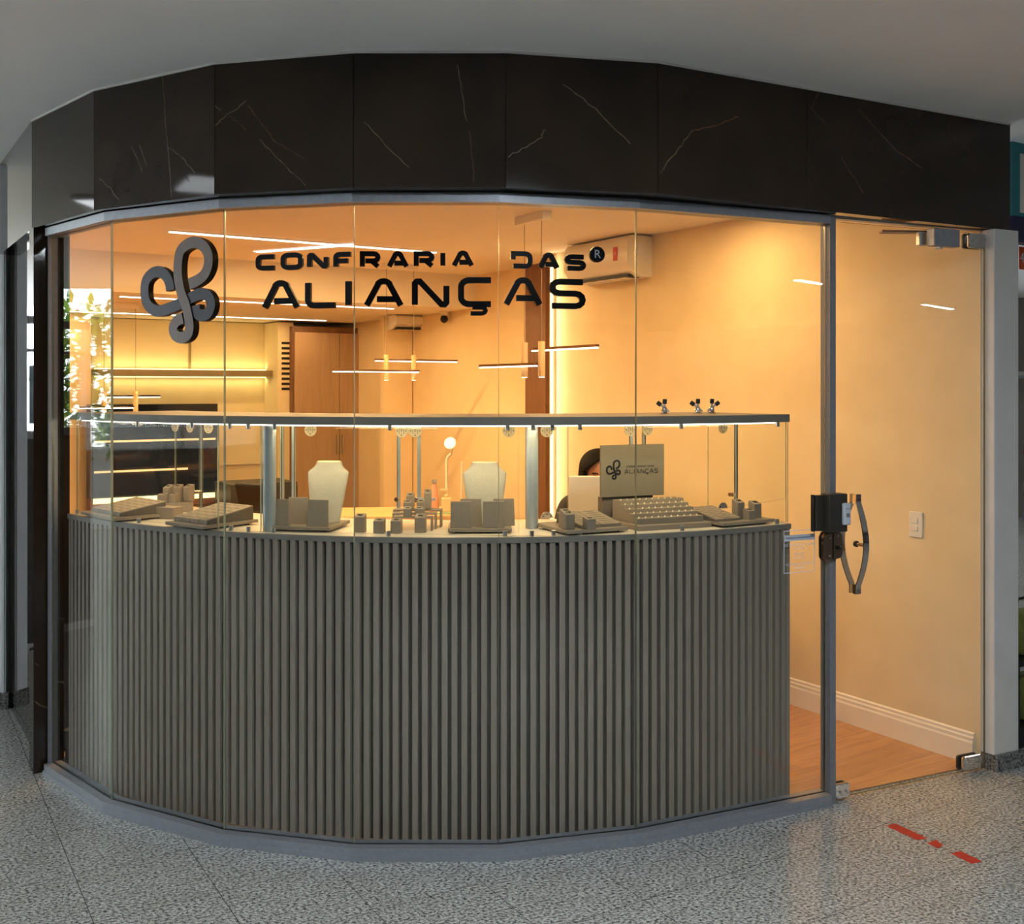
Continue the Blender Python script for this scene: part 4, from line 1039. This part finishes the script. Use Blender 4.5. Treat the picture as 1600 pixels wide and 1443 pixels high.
def skin_mesh(name, joints, edges, root, m, parent=None, sub=2):
    me = bpy.data.meshes.new(name); me.from_pydata([j[:3] for j in joints], edges, []); me.update()
    o = bpy.data.objects.new(name, me); COL.objects.link(o)
    if parent: o.parent = parent
    o.modifiers.new('skin', 'SKIN').use_smooth_shade = True
    if not me.skin_vertices: me.attributes.new('skin', 'FLOAT', 'POINT') if False else None
    bpy.context.view_layer.objects.active = o; 
    sk = me.skin_vertices[0].data if me.skin_vertices else None
    if sk is None:
        with bpy.context.temp_override(object=o, active_object=o): bpy.ops.mesh.customdata_skin_add()
        sk = me.skin_vertices[0].data
    for i_, j in enumerate(joints): sk[i_].radius = (j[3], j[4] if len(j) > 4 else j[3]); sk[i_].use_root = (i_ == root)
    s2 = o.modifiers.new('sub', 'SUBSURF'); s2.levels = sub; s2.render_levels = sub
    dg = bpy.context.evaluated_depsgraph_get(); ev = bpy.data.meshes.new_from_object(o.evaluated_get(dg))
    o.modifiers.clear(); o.data = ev; o.data.materials.clear(); o.data.materials.append(m)
    ev.polygons.foreach_set('use_smooth', [True]*len(ev.polygons))
    return o
px0 = .515
J = [(0,.05,.50,.15,.11),(0,.05,.62,.14,.10),(0,.03,.76,.14,.10),(0,.01,.90,.15,.10),(0,.0,1.0,.11,.075),(0,-.01,1.05,.052),(0,-.03,1.10,.056),(0,-.045,1.145,.068,.080),(0,-.05,1.19,.082,.098),(0,-.05,1.235,.080,.098),(0,-.045,1.27,.055,.07),
  (-.19,.0,.985,.05),(-.24,-.04,.74,.042),(-.17,-.22,.775,.034),(-.12,-.28,.775,.026),
  (.19,.0,.985,.05),(.24,-.04,.74,.042),(.17,-.22,.775,.034),(.12,-.28,.775,.026),
  (-.10,.02,.49,.085),(-.11,-.34,.50,.06),(-.11,-.36,.10,.045),(-.11,-.47,.045,.035),
  (.10,.02,.49,.085),(.11,-.34,.50,.06),(.11,-.36,.10,.045),(.11,-.47,.045,.035)]
E = [(0,1),(1,2),(2,3),(3,4),(4,5),(5,6),(6,7),(7,8),(8,9),(9,10),(4,11),(11,12),(12,13),(13,14),(4,15),(15,16),(16,17),(17,18),(0,19),(19,20),(20,21),(21,22),(0,23),(23,24),(24,25),(25,26)]
# hands: a palm and five fingers each
for s_, w0 in ((-1,14),(1,18)):
    wx = s_*.12
    J.append((wx,-.325,.772,.028,.014)); pi_ = len(J)-1; E.append((w0,pi_))
    for f_i, (dx, ln) in enumerate(((-.024,.055),(-.008,.066),(.008,.064),(.023,.050))):
        J.append((wx+dx,-.345,.772,.0085)); E.append((pi_,len(J)-1)); J.append((wx+dx*1.1,-.345-ln*.55,.776,.008)); E.append((len(J)-2,len(J)-1)); J.append((wx+dx*1.15,-.345-ln,.766,.007)); E.append((len(J)-2,len(J)-1))
    J.append((wx-s_*.035,-.315,.770,.010)); E.append((pi_,len(J)-1)); J.append((wx-s_*.052,-.345,.768,.008)); E.append((len(J)-2,len(J)-1))
per = thing('person', 'dark-haired person in a dark top seated behind the white monitor', 'person', (px0,6.38,.0065), R(2))
body = skin_mesh('body', J, E, 0, M['skin'], per)
# face, head bowed forward
PIV = Matrix.Translation((0,-.045,1.19)) @ Matrix.Rotation(R(24),4,'X') @ Matrix.Translation((0,.045,-1.19))
def bow_down(mb): mb.v = [tuple(PIV @ Vector(v)) for v in mb.v]; return mb
face = MB()
for sx in (-.031,.031): face.lathe([(0,-.0),(.012,.0),(.010,.005),(0,.007)],14,0,Matrix.Translation((sx,-.143,1.196)) @ Matrix.Rotation(R(90),4,'X'))
bow_down(face).build('eyes', M['eye'], per)
bow_down(MB().loft([[(-.004,-.150,1.195),(.004,-.150,1.195),(.002,-.14,1.2)],[(-.014,-.150,1.158),(.014,-.150,1.158),(0,-.178,1.164)],[(-.010,-.14,1.150),(.010,-.14,1.150),(0,-.155,1.152)]])).build('nose', M['skin'], per, smooth=60)
bow_down(MB().tube([(-.024,-.138,1.128),(0,-.146,1.131),(.024,-.138,1.128)],.006,8)).build('mouth', M['lip'], per)
for sx in (-1,1):
    bow_down(MB().tube([(sx*.046,-.139,1.216),(sx*.028,-.149,1.222),(sx*.012,-.148,1.218)],.0042,6)).build('eyebrow', M['hair'], per)
    bow_down(MB().lathe([(0,-.006),(.014,-.006),(.018,0),(.012,.006),(0,.006)],14,0,Matrix.Translation((sx*.085,-.045,1.185)) @ Matrix.Rotation(R(90),4,'Y'))).build('ear', M['skin'], per)
# hair: parted cap open at the face, falling to the shoulders
hr = MB(); rows = []
for iz in range(16):
    t = iz/15; row = []
    gap = 0 if iz < 4 else min(56, 20+(iz-4)*10)       # half-angle of the face opening
    for k in range(37):
        a = R(-90+gap + (360-2*gap)*k/36)
        if iz < 9:
            ph = R(90-10.5*iz); x, y, z = .104*math.cos(ph)*math.cos(a), .120*math.cos(ph)*math.sin(a), .100*math.sin(ph)
            row.append((x, -.048+y, 1.205+z))
        else:
            dz = (iz-8)*.042; row.append((.105*math.cos(a)*(1+.25*dz), -.048+.118*math.sin(a), 1.210-dz))
    rows.append(row)
ho = bow_down(hr.loft(rows, cap=False, closed=False)).build('hair', M['hair'], per, smooth=80)
sm = ho.modifiers.new('thick', 'SOLIDIFY'); sm.thickness = .012; sm.offset = 1
# blouse
JB = [(x,y,z,(r[0])*1.12, (r[1] if len(r)>1 else r[0])*1.15) for x,y,z,*r in [J[0],J[1],J[2],J[3],J[4]]] 
top = skin_mesh('blouse', JB+[(-.19,0,.985,.060),(-.24,-.04,.74,.052),(-.18,-.18,.77,.044),(.19,0,.985,.060),(.24,-.04,.74,.052),(.18,-.18,.77,.044)], [(0,1),(1,2),(2,3),(3,4),(4,5),(5,6),(6,7),(4,8),(8,9),(9,10)], 0, M['shirt'], per)
tr = skin_mesh('trousers', [(0,.05,.48,.165,.12),(-.10,.02,.48,.098),(-.11,-.34,.49,.074),(-.11,-.36,.12,.058),(.10,.02,.48,.098),(.11,-.34,.49,.074),(.11,-.36,.12,.058)], [(0,1),(1,2),(2,3),(0,4),(4,5),(5,6)], 0, M['black'], per)
def office_chair(label, x, y, yaw, tilt):
    t = thing('office_chair', label, 'chair', (x,y,.0065), yaw, 'black office chairs')
    MB().box(-.23,.23,-.22,.24,.34,.38).build('seat', M['black'], t, bevel=.02)
    MB().box(-.21,.21,.0,.05,0,.46,0,Matrix.Translation((0,.25,.46)) @ Matrix.Rotation(R(-tilt),4,'X')).build('backrest', M['black'], t, bevel=.02)
    MB().tube([(0,.0,.335),(0,.22,.34),(0,.29,.42),(0,.305,.60)],.018,8).build('back_support', M['black'], t)
    MB().cyl((0,0,.08),(0,0,.34),.025).build('column', M['steel'], t)
    for k in range(5):
        a = R(72*k); lg = MB().tube([(0,0,.09),(.28*math.cos(a),.28*math.sin(a),.065)],.018,8).build('leg', M['black'], t)
        MB().cyl((.28*math.cos(a),.28*math.sin(a)-.012,.027),(.28*math.cos(a),.28*math.sin(a)+.012,.027),.026,14).build('caster', M['black'], lg)
office_chair('black office chair under the seated person', px0, 6.42, R(2), 6)
office_chair('empty black office chair behind the left bust', P(448,0,8.95).x, 8.95, R(150), 14)

# ================================================================ OUTSIDE THE SHOP
# aluminium post with dark plinth at the far left
p = G(2, 1092, 0)
ap = thing('metal_post', 'silver metal post with dark plinth at the far left edge', 'post', (-2.705,5.60,0))
MB().box(-.04,.04,-.04,.04,.08,2.866).build('shaft', M['postpaint'], ap, bevel=.004)
MB().box(.016,.034,-.046,-.04,.08,2.86).build('rib', M['postpaint'], ap, bevel=.002)
MB().box(-.055,.060,-.055,.055,0,.085).build('plinth', M['granite_dark'], ap, bevel=.004)
# kiosk partition with framed clothes display (seen mirrored in the polished side wall)
k0, k1 = Vector((-3.42,6.62)), Vector((-4.9,5.65)); ke = (k1-k0).normalized()
kyaw = math.atan2(ke.y,ke.x)
kp = thing('clothes_vitrine', 'framed vitrine with dark base mirrored in the polished left side wall', 'vitrine', (k0.x,k0.y,0), kyaw)
wk = (k1-k0).length
MB().box(0,wk,-.05,.05,0.05,1.36).build('base_panel', M['graphite'], kp)
MB().box(0,wk,-.07,.07,0,.05).build('plinth', M['paint'], kp)
MB().box(0,.03,-.05,.05,1.36,2.15).box(wk-.03,wk,-.05,.05,1.36,2.15).box(.03,wk-.03,-.05,.05,1.36,1.41).box(.03,wk-.03,-.05,.05,2.10,2.15).build('frame', M['alu'], kp)
MB().cyl((.03,0,1.93),(wk-.03,0,1.93),.012,10).build('rail', M['steel'], kp)
def garment(label, loc, yaw, m, w, h):
    t = thing('garment', label, 'garment', loc, yaw, 'garments on hangers')
    MB().tube([(-w*.42,0,-.06),(0,0,0),(w*.42,0,-.06)],.004,6).tube([(0,0,0),(0,0,.035),(.012,0,.045)],.003,6).build('hanger', M['white'], t)
    prof = [(-.06,.16),(-.075,.46),(-.16,.52),(-.20,.40),(-h*.6,.42),(-h,.48)]
    rings = []
    for z, f in prof:
        rings.append([(w*f*math.cos(a), (.03+.008*math.sin(5*a))*math.sin(a), z) for a in [2*math.pi*k/24 for k in range(24)]])
    MB().loft(rings).build('cloth', m, t, smooth=60)
    return t
for k, x in enumerate((.35,.75,1.15)):
    garment('blue grey dress on a hanger, %s in the mirrored vitrine' % ('nearest the shop wall','in the middle','farthest from the shop wall')[k], (k0.x+ke.x*x, k0.y+ke.y*x, 1.895), kyaw, M['tealcloth'], .32, .44)
# wrought iron bracket
ib = thing('iron_scroll_bracket', 'black wrought iron scroll bracket near the floor at the far left', 'bracket', (-3.0,5.75,0), kyaw)
mb = MB(); mb.tube([(0,0,.20),(.25,0,.30),(.5,0,.44)],.008,8).tube([(.0,0,.21),(.5,0,.28)],.006,8)
mb.tube([(.18+.06*(1-t/9)*math.cos(t), 0, .15+.06*(1-t/9)*math.sin(t)) for t in [j*.45 for j in range(16)]],.006,8)
mb.tube([(.34+.06*(1-t/9)*math.cos(2-t), 0, .20+.06*(1-t/9)*math.sin(2-t)) for t in [j*.45 for j in range(16)]],.006,8)
mb.cyl((.5,0,0),(.5,0,.46),.01,10).cyl((0,0,0),(0,0,.22),.01,10); mb.build('scrollwork', M['iron'], ib, smooth=50)
# hedge outside on the left, seen mirrored in the first pane
hg = thing('hedge', 'sunlit green hedge outside, mirrored in the leftmost window pane', 'hedge', (-10.6,7.6,-.02))
mb = MB()
for k in range(5200):
    x, y, z = random.gauss(0,.35), random.uniform(-2.6,2.2), random.uniform(.9,2.75)+random.gauss(0,.06)
    Mx = Matrix.Translation((x,y,z)) @ Matrix.Rotation(random.uniform(0,6.28),4,'Z') @ Matrix.Rotation(random.gauss(.3,.6),4,'X')
    l = random.uniform(.06,.13)
    mb.add([(0,-l,0),(l*.38,0,.012),(0,l,0),(-l*.38,0,.012)], [(0,1,2,3)], random.choice((0,0,1)), Mx)
mb.build('foliage', [M['leaf'], M['leaf2']], hg)
mb = MB()
for k in range(14): 
    y = -2.5+k*.36; mb.tube([(0,y,0),(.05,y+.1,.8),(-.1,y-.05,1.6),(.1,y+.15,2.3)],.025,6)
mb.build('stems', M['brownwood'], hg)
struct(MB().box(-10.5,-10.2,2,12,-.02,.95).build('wall_outside_low', M['paint']))
# mall lamps (flat fluorescent panels in the ceiling, out of the frame)
def mall_lamp(label, x, y, sx, sy, en):
    t = thing('ceiling_lamp', label, 'lamp', (x,y,2.868), 0, 'mall ceiling lamps')
    MB().box(-sx/2,sx/2,-sy/2,sy/2,-.03,-.0005).build('frame', M['alu'], t)
    MB().box(-sx/2+.02,sx/2-.02,-sy/2+.02,sy/2-.02,-.036,-.03).build('diffuser', M['lamp_cool'], t)
    if en: area('ceiling_lamp_light', (0,0,-.04), (0,0,0), sx-.04, sy-.04, en, (.86,.94,1), t)
mall_lamp('panel lamp mirrored in the left marble slab', -4.2, 5.0, .6, .6, 0)
mall_lamp('panel lamp mirrored in the second marble slab', -3.3, 3.3, .5, .5, 0)
mall_lamp('tube lamp far along the corridor, mirrored in the glass door', 12.5, 1.0, 1.25, .12, 22)
mall_lamp('tube lamp right of the corridor, mirrored in the last window pane', 8.2, 1.0, 1.25, .12, 30)
mall_lamp('tube lamp behind the viewer on the left, mirrored above the lettering', -3.74, .06, 1.25, .12, 60)
mall_lamp('added unseen tube lamp over the viewer, lighting the floor before the window', .72, 1.13, 1.25, .12, 105)  # added lamp, placed where the panes don't mirror it, to brighten floor and shopfront
# neighbouring shop at the right edge
ns = thing('shop_sign', 'teal and navy shop sign at the far right edge', 'sign', (2.36,4.98,2.28), ROOM_YAW)
MB().box(0,1.2,0,.06,.22,.57).build('teal_panel', M['teal'], ns)
MB().box(0,1.2,-.004,.064,.10,.22).build('navy_band', M['navy'], ns)
MB().box(.06,.5,-.003,.0,.24,.52).build('pale_panel', M['white'], ns)
oc = thing('price_card', 'orange card with a white numeral 4 at the far right edge', 'card', P(1597,403,5.15), ROOM_YAW)
MB().box(-.022,.06,0,.004,-.055,.055).build('card', M['orange'], oc, bevel=.001)
v_, f_ = text_mesh('4', .07); MB().add(v_, f_, 0, Matrix.Translation((.0,-.0006,0)) @ XZ).build('numeral', M['sticker'], oc)
rk = thing('clothes_rack', 'white clothes rack in the neighbouring shop at the right edge', 'rack', (2.42,5.50,0), ROOM_YAW)
MB().cyl((0,.0,1.75),(.9,.0,1.75),.012,10).build('rail', M['steel'], rk)
for x in (.0,.9): MB().cyl((x,0,0),(x,0,1.75),.012,10).build('upright', M['steel'], rk)
MB().box(-.02,.92,-.02,.25,1.755,1.775).build('top_shelf', M['paint'], rk)
for z, m_, l in ((1.52,'maroon','maroon garment hanging highest at the right edge'),(1.30,'check','checked garment hanging below the maroon one'),(1.16,'bluecloth','blue garment hanging lowest at the right edge')):
    q_ = P(1600, 0, {'maroon':5.35,'check':5.5,'bluecloth':5.65}[m_])
    garment(l, (q_.x+.06,q_.y,z), ROOM_YAW+R(10), M[m_], .26, .30)
for z, l in ((.4105,'upper olive canvas bag at the far right edge'),(.1005,'lower olive canvas bag at the far right edge')):
    q_ = P(1600,0,4.95)
    t = thing('canvas_bag', l, 'bag', (q_.x+.10,q_.y+.20,z), ROOM_YAW, 'olive canvas bags')
    MB().loft([[(-.13,-.07,0),(.13,-.07,0),(.13,.07,0),(-.13,.07,0)],[(-.15,-.09,.12),(.15,-.09,.12),(.15,.09,.12),(-.15,.09,.12)],[(-.13,-.04,.20),(.13,-.04,.20),(.13,.04,.20),(-.13,.04,.20)]]).build('pouch', M['olive'], t, bevel=.02)
    MB().tube([(-.07,0,.195),(-.06,0,.255),(.06,0,.255),(.07,0,.195)],.008,8).build('strap', M['black'], t)
tag(MB().box(0,.7,0,.35,0,.10).box(0,.7,0,.35,.38,.41).box(0,.02,0,.35,.10,.38).box(.68,.70,0,.35,.10,.38).build('low_shelf', M['black'], loc=(2.36,4.93,0), yaw=ROOM_YAW), 'low black shelf holding olive bags at the right edge', 'shelf')
